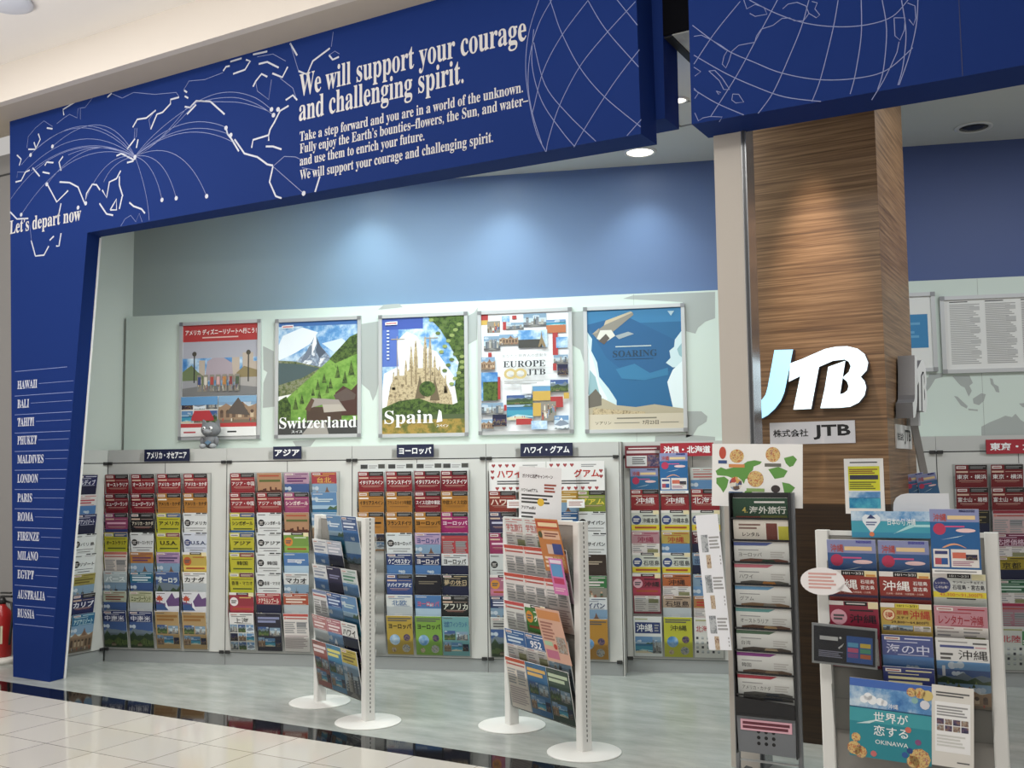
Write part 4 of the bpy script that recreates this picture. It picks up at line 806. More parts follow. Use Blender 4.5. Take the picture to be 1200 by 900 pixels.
# ------------------------------------------------------------------ posters above the racks
def poster(label, px, draw):
    (xa, ya), (xb, yb) = px
    a = onY(xa, yb, .185); b_ = onY(xb, ya, .185); W = b_.x - a.x; H = b_.z - a.z
    t = thing('framed_poster', label, 'poster', ((a.x + b_.x) / 2, .198, a.z), 0); f = .028
    q = MB()
    for (x0, x1, z0, z1) in ((-W / 2, W / 2, 0, f), (-W / 2, W / 2, H - f, H), (-W / 2, -W / 2 + f, f, H - f), (W / 2 - f, W / 2, f, H - f)):
        q.box(x0, x1, -.020, 0, z0, z1, SILVER)
    for sx in (-1, 1):
        for z in (0, H - .03): x = sx * (W / 2 - .015); q.box(x - .016, x + .016, -.023, -.019, z, z + .03, mat('9a9c9e', .3, .6))
    q.build('frame', t)
    q = MB(); w, h = W - 2 * f, H - 2 * f; q.box(-w / 2, w / 2, -.008, -.002, f, f + h, PAPER)
    class P:      # drawing frame: x 0..1 across, y 0..1 downwards
        @staticmethod
        def p(x, y): return (-w / 2 + x * w, f + (1 - y) * h)
        k = [0]
        @classmethod
        def y(c): c.k[0] += 1; return -.0083 - .00012 * c.k[0]
        @classmethod
        def rect(c, x0, y0, x1, y1, m):
            a_, b2 = c.p(x0, y1), c.p(x1, y0); kd = [k_ for k_, v_ in PH.items() if v_ is m]
            if kd and kd[0] in ('city', 'sea', 'hill', 'night', 'warm', 'mix', 'crowd', 'snow'):
                c.k[0] += 12; pic(q, a_[0], a_[1], b2[0], b2[1], kd[0], -.0083 - .00012 * c.k[0] + .0008)
                c.k[0] += 2
            else: q.rect(a_[0], a_[1], b2[0], b2[1], m, c.y())
        @classmethod
        def poly(c, pts, m): q.sheet([c.p(*p) for p in pts], m, c.y())
        @classmethod
        def text(c, s, x0, y0, x1, y1, m, bold=.015): a_, b2 = c.p(x0, y1), c.p(x1, y0); q.text(s, a_[0], a_[1], b2[0], b2[1], m, c.y(), bold)
        @classmethod
        def disc(c, x, y, r, m, ry=None): a_ = c.p(x, y); q.disc(a_[0], a_[1], r * w, m, c.y(), 18, (ry or r) * w)
        @classmethod
        def lines(c, x0, y0, x1, y1, n, m): a_, b2 = c.p(x0, y1), c.p(x1, y0); q.lines(a_[0], a_[1], b2[0], b2[1], n, m, c.y())
    P.k = [0]; draw(P); q.build('print', t)
    return t
def logo_chip(P, x=.04, y=.025):
    P.poly([(x, y + .005), (x + .06, y), (x + .15, y), (x + .15, y + .028), (x, y + .03)], mat('e8e4e4')); P.lines(x + .01, y + .007, x + .14, y + .024, 1, mat('c03040'))
def d_resort(P):
    P.rect(0, 0, 1, .15, mat('b83030')); P.text('アメリカ ディズニーリゾートへ行こう！', .03, .04, .98, .09, mat('f0ece8'), .02); P.lines(.26, .105, .74, .125, 1, mat('e0b8b0'))
    P.rect(0, .15, 1, .64, PH['sky']); P.rect(0, .15, 1, .3, mat('a8a8b4'))
    for x, w_, t in ((.06, .10, .38), (.22, .08, .32), (.66, .10, .30), (.80, .14, .26), (.94, .06, .34)): P.rect(x, t, x + w_, .52, mat('b8a898')); 
    P.poly([(.3, .5), (.33, .33), (.4, .30), (.55, .30), (.66, .35), (.68, .5)], mat('a89aa4')); P.poly([(.0, .42), (.12, .36), (.2, .42), (.28, .46), (.28, .56), (0, .58)], mat('6a7a50'))
    P.poly([(.72, .44), (.82, .38), (1, .42), (1, .58), (.74, .56)], mat('8a7a50')); P.rect(0, .50, .26, .57, mat('9a9aa0')); P.rect(.76, .48, 1, .57, mat('a4a09c'))
    P.poly([(0, .64), (0, .57), (.25, .55), (.75, .55), (1, .57), (1, .64)], mat('787878'))
    for x in (.15, .87): P.rect(x, .27, x + .015, .52, mat('2a2a2a')); P.disc(x + .007, .26, .03, mat('4a4438'))
    for i, c in enumerate(['3a4a80', 'd0c8b8', 'b04038', 'c8a0a0', 'b87838', '8a3a3a', '4a5a40']): x = .2 + .085 * i; P.rect(x, .45, x + .06, .60, PH['crowd']); P.rect(x + .01, .47, x + .05, .54, mat(c))
    P.rect(.0, .645, .49, .885, PH['mix']); P.rect(.5, .645, 1, .885, PH['warm']); P.rect(.0, .645, .49, .72, mat('5a94c8')); P.rect(.5, .645, 1, .70, mat('78a4c8'))
    P.poly([(.14, .84), (.18, .77), (.38, .77), (.44, .84), (.44, .86), (.14, .86)], mat('c03038')); P.poly([(.6, .80), (.76, .66), (.92, .82)], mat('5a5048')); P.rect(0, .885, 1, .92, mat('c03838')); P.rect(0, .92, 1, 1, mat('e4e4e2'))
    P.lines(.04, .95, .2, .975, 1, mat('c04048')); P.lines(.62, .95, .74, .975, 1, INK)
def d_swiss(P):
    P.rect(0, 0, 1, .5, PH['sky']); P.rect(0, 0, 1, .04, mat('3a6ab0'))
    P.poly([(.05, .12), (.3, .05), (.5, .1), (.4, .2), (.2, .28), (.0, .34), (0, .2)], mat('dfe6ec')); P.poly([(.55, .2), (.8, .16), (.9, .22), (.7, .28)], mat('c8d8e8'))
    P.poly([(.2, .36), (.34, .28), (.40, .21), (.455, .135), (.475, .13), (.53, .22), (.58, .26), (.66, .33), (.7, .42), (.2, .42)], PH['snow'])
    P.poly([(.475, .13), (.53, .22), (.6, .28), (.52, .33), (.47, .26), (.49, .2)], mat('4a5668')); P.poly([(.34, .28), (.40, .21), (.44, .26), (.36, .34), (.28, .36)], mat('6a7688')); P.poly([(.455, .135), (.475, .13), (.48, .2), (.42, .3), (.43, .2)], mat('eef2f6'))
    P.poly([(0, .34), (.2, .35), (.42, .39), (.6, .42), (.5, .6), (0, .66)], PH['hill']); P.poly([(0, .36), (.3, .38), (.52, .42), (.3, .5), (0, .56)], mat('44585a'))
    P.poly([(1, .14), (.9, .17), (.8, .24), (.7, .32), (.62, .36), (.4, .50), (.2, .62), (.0, .74), (0, 1), (1, 1)], PH['meadow']); P.poly([(1, .12), (.9, .15), (.78, .24), (.64, .34), (.72, .38), (1, .30)], PH['tree'])
    for x, y, s in ((.5, .56, .05), (.44, .62, .04), (.58, .5, .05), (.66, .55, .05), (.75, .45, .06), (.3, .68, .05), (.84, .5, .06), (.92, .42, .07), (.52, .65, .05), (.62, .6, .04), (.22, .72, .06)): P.poly([(x - s * .6, y + s), (x, y - s * .9), (x + s * .6, y + s)], PH['tree'])
    P.poly([(0, .7), (.1, .66), (.16, .74), (.16, .9), (0, .9)], PH['tree']); P.poly([(.72, .64), (.82, .58), (.92, .62), (1, .56), (1, .84), (.74, .84)], mat('4a2a22')); P.poly([(.70, .66), (.86, .60), (.98, .66), (.96, .70), (.74, .72)], mat('5a4a42'))
    P.rect(.36, .76, .8, .88, mat('4a3628')); P.poly([(.34, .78), (.42, .68), (.76, .70), (.86, .80), (.6, .80), (.56, .74)], mat('9a9088')); P.poly([(.34, .78), (.42, .68), (.46, .70), (.40, .80)], mat('5a4030')); P.poly([(.56, .74), (.78, .74), (.86, .80), (.58, .81)], mat('b0a69a'))
    P.poly([(.0, .9), (1, .88), (1, 1), (0, 1)], mat('3a3a38')); P.poly([(.3, 1), (.42, .9), (.6, .9), (.64, 1)], mat('9a948c'))
    P.text(serif('Switzerland'), .015, .845, .985, .945, mat('f0f0ee'), 0); P.text('スイス', .17, .962, .31, .985, mat('e8e8e8')); logo_chip(P)
def d_spain(P):
    P.rect(0, 0, 1, .6, PH['sky']); P.rect(0, 0, .5, .1, mat('3a55b0')); P.rect(0, .1, .2, .42, mat('4c6cc0'))
    P.poly([(.18, .2), (.3, .12), (.42, .16), (.5, .26), (.66, .3), (.9, .55), (.8, .62), (.0, .62), (.02, .48), (.2, .42)], mat('dfe4ec'))
    ST = PH['stone']; S2 = mat('8a7654')
    P.poly([(.05, .78), (.1, .58), (.16, .5), (.26, .5), (.34, .44), (.66, .44), (.76, .54), (.84, .68), (.86, .80)], ST)
    for x, t, wd in ((.355, .24, .03), (.41, .19, .033), (.525, .16, .034), (.585, .18, .03), (.64, .33, .03), (.29, .36, .03), (.7, .42, .03), (.2, .43, .03), (.14, .46, .025), (.77, .5, .025)):
        P.poly([(x - wd, .6), (x - wd * .8, t + .16), (x - .008, t + .02), (x, t), (x + .008, t + .02), (x + wd * .8, t + .16), (x + wd, .6)], ST)
        P.poly([(x - wd * .2, .58), (x - wd * .1, t + .1), (x + wd * .25, t + .16), (x + wd * .4, .58)], S2)
    P.poly([(.4, .7), (.46, .5), (.52, .7)], mat('6a5a40')); P.poly([(.58, .72), (.64, .52), (.7, .72)], mat('6a5a40'))
    for x in (.18, .58): P.rect(x, .16, x + .008, .5, mat('a89880')); P.rect(x - .07, .18, x + .1, .188, mat('a89880'))
    P.poly([(0, .78), (.2, .72), (.45, .70), (.6, .74), (.85, .76), (1, .72), (1, .9), (0, .9)], PH['tree']); P.disc(.55, .62, .10, PH['tree'], .09)
    P.rect(0, .84, 1, 1, PH['field']); P.rect(0, .84, 1, .88, mat('4a5a34'))
    P.poly([(.56, 0), (1, 0), (1, .8), (.92, .78), (.88, .6), (.93, .4), (.8, .22), (.7, .1)], PH['tree'])
    for i in range(26): x = .6 + .38 * ((i * 37) % 26) / 26; y = .03 + .6 * i / 26; P.disc(min(x + .2 * i / 26, .97), y, .03, mat('5a7030' if i % 2 else '8a9a50'), .02)
    P.text(serif('Spain'), .03, .80, .62, .945, mat('f0f0ec'), 0); P.text('スペイン', .66, .925, .8, .95, mat('f0f0ec')); P.poly([(.66, .91), (.68, .84), (.69, .80), (.72, .82), (.73, .9)], mat('f0f0ec')); logo_chip(P, .04, .03)
    for i in range(9): P.lines(.06, .1 + .03 * i, .09, .122 + .03 * i, 1, mat('d0d8e8'))
def d_europe(P):
    P.rect(0, 0, 1, 1, mat('e4e6e8'))
    for i in range(10): P.poly([(.0, .2 + .05 * i), (1, .16 + .05 * i), (1, .165 + .05 * i)], mat('d8dcde'))
    R4 = mat('b03030'); G4 = mat('c8a040')
    for x0, y0, x1, y1, mt in [(0, .0, .08, .05, R4), (0, .05, .08, .09, G4), (.07, .06, .22, .16, 'crowd'), (.25, .07, .29, .14, R4), (.24, .02, .33, .07, 'sky'), (.29, .08, .49, .14, 'city'), (.49, .01, .75, .12, 'city'), (.36, .02, .41, .05, R4),
        (.75, .07, .97, .12, 'sea'), (.75, .115, .97, .18, mat('b8663a')), (.03, .19, .22, .31, 'city'), (.08, .33, .12, .37, R4), (.21, .18, .43, .27, 'warm'), (.43, .15, .76, .30, 'sky'), (.43, .23, .7, .30, mat('40403c')), (.82, .18, .88, .37, R4), (.86, .22, .99, .31, 'sky'), (.83, .37, .99, .44, 'city'), (.82, .44, .86, .50, R4), (.87, .45, .99, .54, 'night'),
        (0, .37, .16, .48, 'warm'), (.0, .5, .19, .74, 'sky'), (.02, .58, .19, .74, 'tree'), (.19, .54, .22, .73, R4), (.0, .76, .25, .86, 'city'), (.29, .71, .59, .91, 'sea'), (.29, .70, .59, .78, 'hill'), (.26, .78, .29, .83, R4), (.59, .64, .79, .75, G4), (.59, .63, .79, .67, mat('5a94c0')), (.79, .58, .99, .68, 'hill'), (.79, .72, .93, .81, R4), (.59, .77, .68, .88, G4), (.68, .76, .85, .92, 'crowd'),
        (.0, .90, .14, .98, 'warm'), (.13, .86, .29, .96, 'night'), (.4, .9, .58, .95, R4), (.57, .92, .75, .99, 'sky'), (.83, .88, .99, .99, 'snow'), (.94, .69, 1, .74, G4), (.47, .6, .58, .69, mat('e4e6e8'))]:
        P.rect(x0, y0, x1, y1, PH[mt] if isinstance(mt, str) else mt)
    P.poly([(.66, .30), (.69, .22), (.70, .16), (.71, .22), (.75, .30), (.72, .30), (.70, .27), (.68, .30)], mat('8a7450')); P.text(serif('EUROPE'), .26, .41, .74, .465, mat('33363c'), 0); P.text(serif('JTB'), .53, .485, .74, .54, mat('33363c'), 0)
    for cx in (.34, .455):
        for k in range(16):
            a = 2 * math.pi * k / 16; b2 = 2 * math.pi * (k + 1) / 16
            P.poly([(cx + .075 * math.cos(a), .52 + .045 * math.sin(a)), (cx + .075 * math.cos(b2), .52 + .045 * math.sin(b2)), (cx + .045 * math.cos(b2), .52 + .026 * math.sin(b2)), (cx + .045 * math.cos(a), .52 + .026 * math.sin(a))], mat('c8b070'))
    P.text('あなたと世界人の感動を', .25, .355, .76, .38, mat('8a8a8a'), 0); P.lines(.27, .575, .72, .61, 2, mat('b0b0b0'))
def d_sky(P):
    P.rect(0, 0, 1, .90, mat('1a6498')); P.rect(0, 0, 1, .12, mat('2a78ac')); P.poly([(0, .12), (.4, .05), (1, .3), (1, .5), (.5, .6), (.2, .4)], mat('175c92'))
    CL = mat('c4dce0'); C2 = mat('dceaec'); C3 = mat('8cb4bc')
    P.poly([(0, .18), (.05, .24), (.04, .34), (.10, .44), (.12, .56), (.22, .66), (.3, .76), (.3, .88), (0, .88)], CL); P.poly([(0, .24), (.03, .34), (.08, .48), (.12, .62), (.2, .74), (.22, .86), (0, .88)], C2); P.poly([(.02, .5), (.08, .56), (.12, .7), (.05, .78), (0, .7)], C3)
    P.poly([(1, .2), (.93, .27), (.92, .33), (.87, .36), (.88, .42), (.83, .46), (.9, .5), (1, .5)], CL); P.poly([(1, .45), (.9, .52), (.84, .62), (.9, .86), (1, .88)], C2); P.poly([(1, .3), (.95, .35), (.97, .4), (1, .42)], C3)
    P.poly([(.3, .5), (.5, .46), (.66, .54), (.85, .5), (.85, .56), (.6, .6), (.36, .58)], mat('2878a8'))
    # a wood-and-canvas glider
    P.poly([(.14, .27), (.5, .05), (.49, .03), (.18, .13), (.06, .2)], mat('8a8478')); P.poly([(.18, .13), (.49, .03), (.47, .02), (.2, .09)], mat('c0b090')); P.poly([(.1, .24), (.14, .17), (.26, .17), (.3, .22), (.2, .27)], mat('d8d4c8')); P.poly([(.12, .26), (.2, .2), (.24, .24), (.18, .29)], mat('5a5048'))
    P.poly([(.3, .22), (.44, .19), (.5, .21), (.34, .25)], mat('98a4a8')); P.poly([(.05, .2), (.13, .15), (.11, .19)], mat('a89c88'))
    P.lines(.30, .305, .68, .32, 1, mat('b8c8c8')); P.text(serif('SOARING'), .27, .345, .74, .40, mat('123c58'), 0); P.lines(.29, .415, .7, .422, 1, mat('123c58'))
    P.poly([(0, .8), (.15, .74), (.3, .80), (.5, .82), (.7, .80), (1, .84), (1, .9), (0, .9)], mat('b0a488')); P.poly([(0, .72), (.08, .66), (.14, .72), (.14, .8), (0, .82)], mat('6a6458')); P.poly([(.05, .82), (.3, .84), (.6, .86), (.6, .88), (.04, .88)], PH['stone'])
    P.rect(0, .875, 1, 1, mat('c8bca4')); P.text('ソアリン', .07, .935, .24, .96, mat('4a4438')); P.text('7月23日', .57, .93, .74, .965, mat('4a4438')); P.lines(.3, .9, .72, .92, 1, mat('7a7464')); P.lines(.27, .942, .54, .956, 1, mat('8a8474')); P.lines(.76, .942, .95, .956, 1, mat('8a8474'))
    P.poly([(.86, .03), (.93, .03), (.895, .07)], mat('a8c4d0'))
poster('silver-framed poster with red title band and crowd before a pale building', ((209, 374), (306, 516)), d_resort)
poster('silver-framed Switzerland poster with snowy peak and mountain hut', ((322, 370), (423, 514)), d_swiss)
poster('silver-framed Spain poster with tall stone cathedral spires', ((444, 365), (548, 513)), d_spain)
poster('silver-framed white Europe poster covered in small travel pictures', ((561, 360), (670, 510)), d_europe)
poster('silver-framed deep blue sky poster with clouds and a glider', ((686, 355), (802, 508)), d_sky)
def d_list(P):
    P.rect(0, 0, 1, 1, mat('dcdcd8'))
    for i in range(5):
        x = .03 + .195 * i; P.lines(x, .06, x + .165, .93, 34, mat('a4a4a2')); P.lines(x, .02, x + .1, .045, 1, mat('4a4a4a'))
        for k in range(5): P.rect(x + .11, .1 + .16 * k, x + .165, .16 + .16 * k, mat('b8b8b6'))
def d_blue(P):
    P.rect(0, 0, 1, 1, mat('dcdcd8')); P.rect(.0, .25, .95, .72, mat('2c80b8')); P.lines(.08, .35, .85, .65, 5, mat('5aa0cc'))
poster('silver-framed notice board full of small grey print on right wall', ((1105, 338), (1330, 438)), d_list)
poster('silver-framed white board with blue block beside the wood column', ((1000, 342), (1095, 438)), d_blue)

# ------------------------------------------------------------------ grey plush cat on the rack top
t = thing('plush_cat', 'grey plush cat sitting on the rack top below first poster', 'plush toy', (.862, .10, 1.70))
G = mat('74767a', .95); G2 = mat('9a9ca0', .95)
q = MB(); q.ball((0, 0, .06), .062, G, 1, .85, .95); q.build('body', t)
q = MB(); q.ball((0, -.005, .155), .078, G, 1.05, .85, .82); q.ball((0, -.06, .14), .03, G2, 1.2, .6, .7)
for s in (-1, 1): q.prism([(s * .03, .20), (s * .074, .18), (s * .066, .238)], -.02, .01, G)
q.build('head', t)
for s in (-1, 1):
    q = MB(); q.ball((s * .03, -.065, .165), .014, mat('f0f0f0', .3)); q.ball((s * .028, -.078, .165), .006, INK); q.build('eye', t)
    q = MB(); q.ball((s * .062, -.03, .065), .022, G, .8, .8, 1.6); q.build('arm', t)
    q = MB(); q.ball((s * .045, -.055, .022), .026, G2, 1, 1.3, .8); q.build('foot', t)
q = MB(); q.prism([(-.03, .05), (0, .07), (.03, .05), (0, .03)], -.056, -.05, mat('5a7a94', .8)); q.build('bib', t)

# ------------------------------------------------------------------ free-standing brochure stands
PW = mat('dededa', .4)
def stand(label, loc, rz, half, side=True):
    t = thing('brochure_stand', label, 'display stand', loc, rz)
    for s in (-1, 1):
        x = s * half
        q = MB(); q.rbox(x - .028, x + .028, -.034, .034, .012, 1.222, PW, .005)
        o = q.build('pole', t)
        q = MB()
        for k in range(46): z = .06 + k * .0255; q.rect(.0, z, .006, z + .014, mat('3a3a3a'), 0)
        o2 = q.build('slot_row', o, loc=(x + s * .0285, -.003, 0), rot=(0, 0, math.pi / 2 * s))
        q = MB(); q.lathe([(.2, 0), (.2, .005), (.196, .008), (.06, .011), (.05, .0125)], PW, (x, 0, 0), 40); q.build('base_plate', t)
    q = MB(); q.box(-half, half, -.012, .012, 1.20, 1.22, PW); q.build('top_rail', t)
    q = MB()
    q.box(-half + .03, half - .03, -.008, -.004, .13, 1.205, SMOKE if half < .5 else SMOKE)
    q.box(-half + .03, half - .03, .004, .008, .13, 1.205, SMOKE); q.build('back_panel', t)
    return t
ST_LEAN = math.radians(10)
def stand_fill(name, loc, rz, cols, spec, where, group, z0=.125, pitch=.1625, back=False, root=None, colname=('left', 'middle', 'right'), nr=6, w=.205):
    ords = ['top', 'second', 'third', 'fourth', 'fifth', 'bottom'] if nr == 6 else ['top', 'second', 'third', 'fourth', 'bottom']
    for ci, cx in enumerate(cols):
        q = MB(); s_, c_ = math.sin(ST_LEAN), math.cos(ST_LEAN)
        for r in range(nr):
            zb = z0 + (nr - 1 - r) * pitch
            y0 = -.026
            q.poly([(cx - .106, y0, zb - .004), (cx + .106, y0, zb - .004), (cx + .106, y0 - .2 * s_, zb + .2 * c_), (cx - .106, y0 - .2 * s_, zb + .2 * c_)], CLEAR)
            q.poly([(cx - .106, -.008, zb - .004), (cx + .106, -.008, zb - .004), (cx + .106, y0, zb - .004), (cx - .106, y0, zb - .004)], CLEAR)
            for sx in (-.106, .106): q.poly([(cx + sx, -.008, zb - .004), (cx + sx, y0, zb - .004), (cx + sx, y0 - .2 * s_, zb + .2 * c_), (cx + sx, -.008, zb + .2 * c_)], CLEAR)
        o = q.build('pocket_column', root)
        if back: o.rotation_euler = (0, 0, math.pi)
        for r in range(nr):
            e = spec[r][ci]
            if not e: continue
            en, args = e[0], list(e[1:]); zb = z0 + (nr - 1 - r) * pitch
            kw = args.pop() if isinstance(args[-1], dict) else {}
            zz = zb + kw.pop('up', 0)
            p = (cx, -.0195, zz); rr = rz
            if back: p = (-cx, .0195, zz); rr = rz + math.pi
            place(cover(*args, **kw), local(loc, rz, p), rr, '%s brochure, %s row, %s' % (en, ords[r], where % colname[ci]), group, lean=ST_LEAN)
cols3 = [-.208, 0.0, .208]
# slim stand nearer the left
L1 = (2.5475, -1.34, 0); Z1 = math.radians(-42.6)
s1 = stand('white two-pole display stand with blue brochures before the Asia rack', L1, Z1, .335)
S1 = [[None, ('blue sky', 'S', 'sea', None, 'd8e4f0'), ('tall blue and white', 'P', '4468a8', None, 'd0d8e8', 'sky')],
      [('white', 'P', 'd8dadc', None, '8a94a8', 'sky'), ('pale mountain', 'P', 'a8b0c0', None, 'e0e0e8', 'night'), None],
      [('white', 'P', 'd8dadc', None, '8a94a8', 'sky'), ('dark purple', 'S', '2c2848', None, '8a8ab0'), ('white and teal', 'P', 'c4cccc', None, '4a8a70', 'sea')],
      [('white', 'D', 'dcdcde', None, 'f0f0f0', '7a8ab0'), ('deep blue', 'P', '2c58a8', None, 'c8d8f0', 'sea'), ('teal sea', 'S', 'sea', None, 'b8d0d0')],
      [('salmon pink', 'P', 'd88888', None, 'f0e0e0', 'grey'), ('pink', 'P', 'd07888', None, 'f0e0e0', 'snow'), ('white Hawaii', 'P', 'dcdedc', 'ハワイ', '2a2a2a', 'night')],
      [('red-topped picture', 'G', 'b06058', None, 'e8d8d8'), ('blue and yellow', 'G', '4898c8', None, 'e0d870'), ('yellow-topped city', 'P', 'd8c040', None, '6a5a20', 'city')]]
stand_fill('s1', L1, Z1, cols3, S1, '%s column of the stand before the Asia rack', 'brochures on the stand before the Asia rack', root=s1)
BK = [[None, None, None], [None, None, ('pale rear', 'P', 'd0b8b0', None, 'e8e0e0', 'warm')], [None, None, ('rose rear', 'P', 'b88890', None, 'e8e0e0', 'warm')], [None, None, ('dusky pink rear', 'P', 'a87880', None, 'e8e0e0', 'grey')], [None, None, ('white rear', 'P', 'd4d4d4', None, '8a8a8a', 'grey')], [None, None, ('grey-blue rear', 'P', '8898a8', None, 'e0e0e0', 'city')]]
stand_fill('s1b', L1, Z1, [.208, 0, -.208][::-1], [[r[2], None, None] for r in BK], 'back of the stand before the Asia rack%.0s', 'brochures on the back of stand before Asia rack', root=s1, back=True)
# second stand
L2 = (3.9175, -1.766, 0); Z2 = math.radians(-45.2)
s2 = stand('white two-pole display stand with red and blue leaflets before Hawaii-Guam rack', L2, Z2, .352)
S2 = [[('white student-travel', 'P', 'd4d6d4', '学生旅行', 'c84848', 'doc'), ('white student-travel', 'P', 'd4d6d4', '学生旅行', 'c84848', 'doc'), None],
      [('white and red small-print', 'D', 'dcd4d2'), ('white and red small-print', 'D', 'dcd4d2'), ('pink small-print', 'D', 'd4b0c0', None, 'f0f0f0', '4a2a3a')],
      [('white and red small-print', 'D', 'dcd4d2'), ('white and red small-print', 'D', 'dcd4d2'), ('white and red small-print', 'D', 'dcd4d2')],
      [('pale red-topped', 'D', 'd0d0cc', None, 'f0f0f0', 'c84848'), ('green Guam', 'K', '4a9038', 'グアム', 'e8f0e0', 'd88828'), None],
      [('blue small-print', 'P', '2c6cb8', None, 'c8d8e8', 'doc'), ('blue number', 'P', '2464b0', '952', 'e8e8f0', 'doc'), ('yellow and black', 'P', 'd8b850', None, '8a6a20', 'city')],
      [('red-titled white', 'D', 'dcd0c4', None, 'f0f0f0', 'c04828'), ('blue and orange', 'G', '3878b0', None, 'e0b058'), ('dark green collage', 'G', '34483c', None, 'b8c8a8')]]
stand_fill('s2', L2, Z2, cols3, S2, '%s column of the stand before the Hawaii-Guam rack', 'brochures on the stand before the Hawaii-Guam rack', root=s2)
stand_fill('s2b', L2, Z2, [.208, 0, -.208][::-1], [[r[2], None, None] for r in BK], 'back of the stand before Hawaii-Guam rack%.0s', 'brochures on the back of stand before Hawaii-Guam rack', root=s2, back=True)
def flyer_o(q, w, h):
    q.rect(-.47 * w, .82 * h, .47 * w, .97 * h, mat('c84828'), -.0005); q.lines(-.4 * w, .85 * h, .45 * w, .94 * h, 1, mat('f0d0a0'), -.001, .2); q.rect(-.3 * w, .62 * h, .45 * w, .78 * h, mat('e0b090'), -.0005); q.lines(-.2 * w, .66 * h, .4 * w, .75 * h, 2, mat('8a4838'), -.001)
    q.disc(-.38 * w, .70 * h, .09 * w, mat('4a5030'), -.001); q.rect(-.2 * w, .34 * h, .1 * w, .52 * h, mat('d8b8a8'), -.0005); q.rect(.05 * w, .34 * h, .45 * w, .54 * h, mat('3a4a90'), -.001); q.rect(0, .05 * h, .46 * w, .3 * h, PH['coral'], -.0005); q.lines(-.4 * w, .06 * h, -.04 * w, .3 * h, 3, mat('e8d0b8'), -.0005)
card('flyer', 'orange-red flyer leaning from the top right of the stand before Hawaii-Guam rack', 'flyer', local(L2, Z2, (.215, -.062, .945)), Z2, .215, .30, flyer_o, math.radians(14), .002, None, 0, 'c87838')
def flyer_p(q, w, h):
    q.rect(-.46 * w, .8 * h, .46 * w, .96 * h, mat('d88848'), -.0005); q.lines(-.42 * w, .4 * h, .1 * w, .76 * h, 6, mat('a86858'), -.0005); q.rect(.1 * w, .2 * h, .46 * w, .5 * h, PH['mix'], -.0005); q.rect(-.44 * w, .06 * h, .06 * w, .22 * h, mat('c86888'), -.0005); q.disc(.0, .3 * h, .07 * w, mat('c83828'), -.001); q.rect(-.44 * w, .3 * h, -.1 * w, .38 * h, mat('a8c8a0'), -.001)
card('flyer', 'peach flyer tilting outward halfway down the stand before Hawaii-Guam rack', 'flyer', local(L2, Z2, (.225, -.060, .455)), Z2, .225, .31, flyer_p, math.radians(16), .002, None, 0, 'dca890')
def tagp(q, w, h):
    q.rect(-.4 * w, .5 * h, .4 * w, .85 * h, mat('5898d0'), -.0005); q.rect(-.36 * w, .3 * h, .4 * w, .46 * h, mat('c83060'), -.0005); q.lines(-.38 * w, .08 * h, .38 * w, .2 * h, 2, mat('e8b8c8'), -.0005); q.rect(-.42 * w, .87 * h, .42 * w, .96 * h, mat('e8d8e8'), -.0005)
card('swing_tag', 'pink tag hanging on the right side of stand before Hawaii-Guam rack', 'tag', local(L2, Z2, (.285, -.085, .83)), Z2, .125, .20, tagp, math.radians(12), .003, None, 0, 'd870b0')
def handw(q, w, h):
    q.text('ガクタビ応援キャンペーン', -.42 * w, .83 * h, .3 * w, .89 * h, mat('4a3038'), -.0005, .03); q.text('ハワイandグアム', -.45 * w, .62 * h, -.05 * w, .675 * h, INK, -.0005, .03)
    q.lines(.1 * w, .62 * h, .38 * w, .76 * h, 3, mat('a04838'), -.0005, .4); q.lines(-.44 * w, .44 * h, .3 * w, .6 * h, 3, mat('3a3a3a'), -.0005, .5); q.disc(.02 * w, .475 * h, .08 * w, mat('e8b828'), -.0008); q.text('アジアandEU', -.44 * w, .36 * h, -.1 * w, .41 * h, mat('4a3a38'), -.0005, .03); q.lines(-.44 * w, .16 * h, -.1 * w, .33 * h, 3, mat('4a4a4a'), -.0005, .5)
card('paper_notice', 'white handwritten notice standing up behind the student-travel leaflets', 'notice', local(L2, Z2, (-.13, .065, 1.13)), Z2 + .45, .285, .39, handw, math.radians(3), .001, None, math.radians(3), 'e8e8ea')

# ------------------------------------------------------------------ black brochure tower by the white post
LT = tile(5.632, -.75, 0); ZT = ANG + math.radians(3)
tw = thing('brochure_tower', 'narrow black leaflet tower with silver frame in front of the white post', 'display stand', LT, ZT)
for s in (-1, 1):
    q = MB(); q.rbox(s * .148 - .010, s * .148 + .010, -.012, .012, .03, 1.385, mat('8c8e92', .3, .7), .004); q.build('upright', tw)
    q = MB(); q.prism([(s * .148 - .016, 0), (s * .148 + .016, 0), (s * .148 + .016, .03), (s * .148 - .016, .035)], -.20, .20, mat('4a4c50', .4, .5)); q.build('foot', tw)
    q = MB(); q.prism([(s * .138, .16), (s * .142, .16), (s * .142, 1.385), (s * .138, 1.385)], -.055, .0, mat('1c1c1e', .35)); q.build('side_rail', tw)
q = MB(); q.box(-.138, .138, -.006, .006, .115, .123, SILVER); q.build('cross_bar', tw)
q = MB(); q.box(-.137, .137, .004, .010, .16, 1.385, mat('2a2a2c', .4)); q.build('back_plate', tw)
q = MB(); q.prism([(-.132, .170), (.135, .165), (.140, .336), (-.138, .338)], -.050, -.044, mat('7c8086', .35, .5))
for i in range(3):
    for j in range(3): q.disc(-.035 + .035 * i, .215 + .027 * j, .0085, INK, -.0506, 12)
q.build('front_plate', tw)
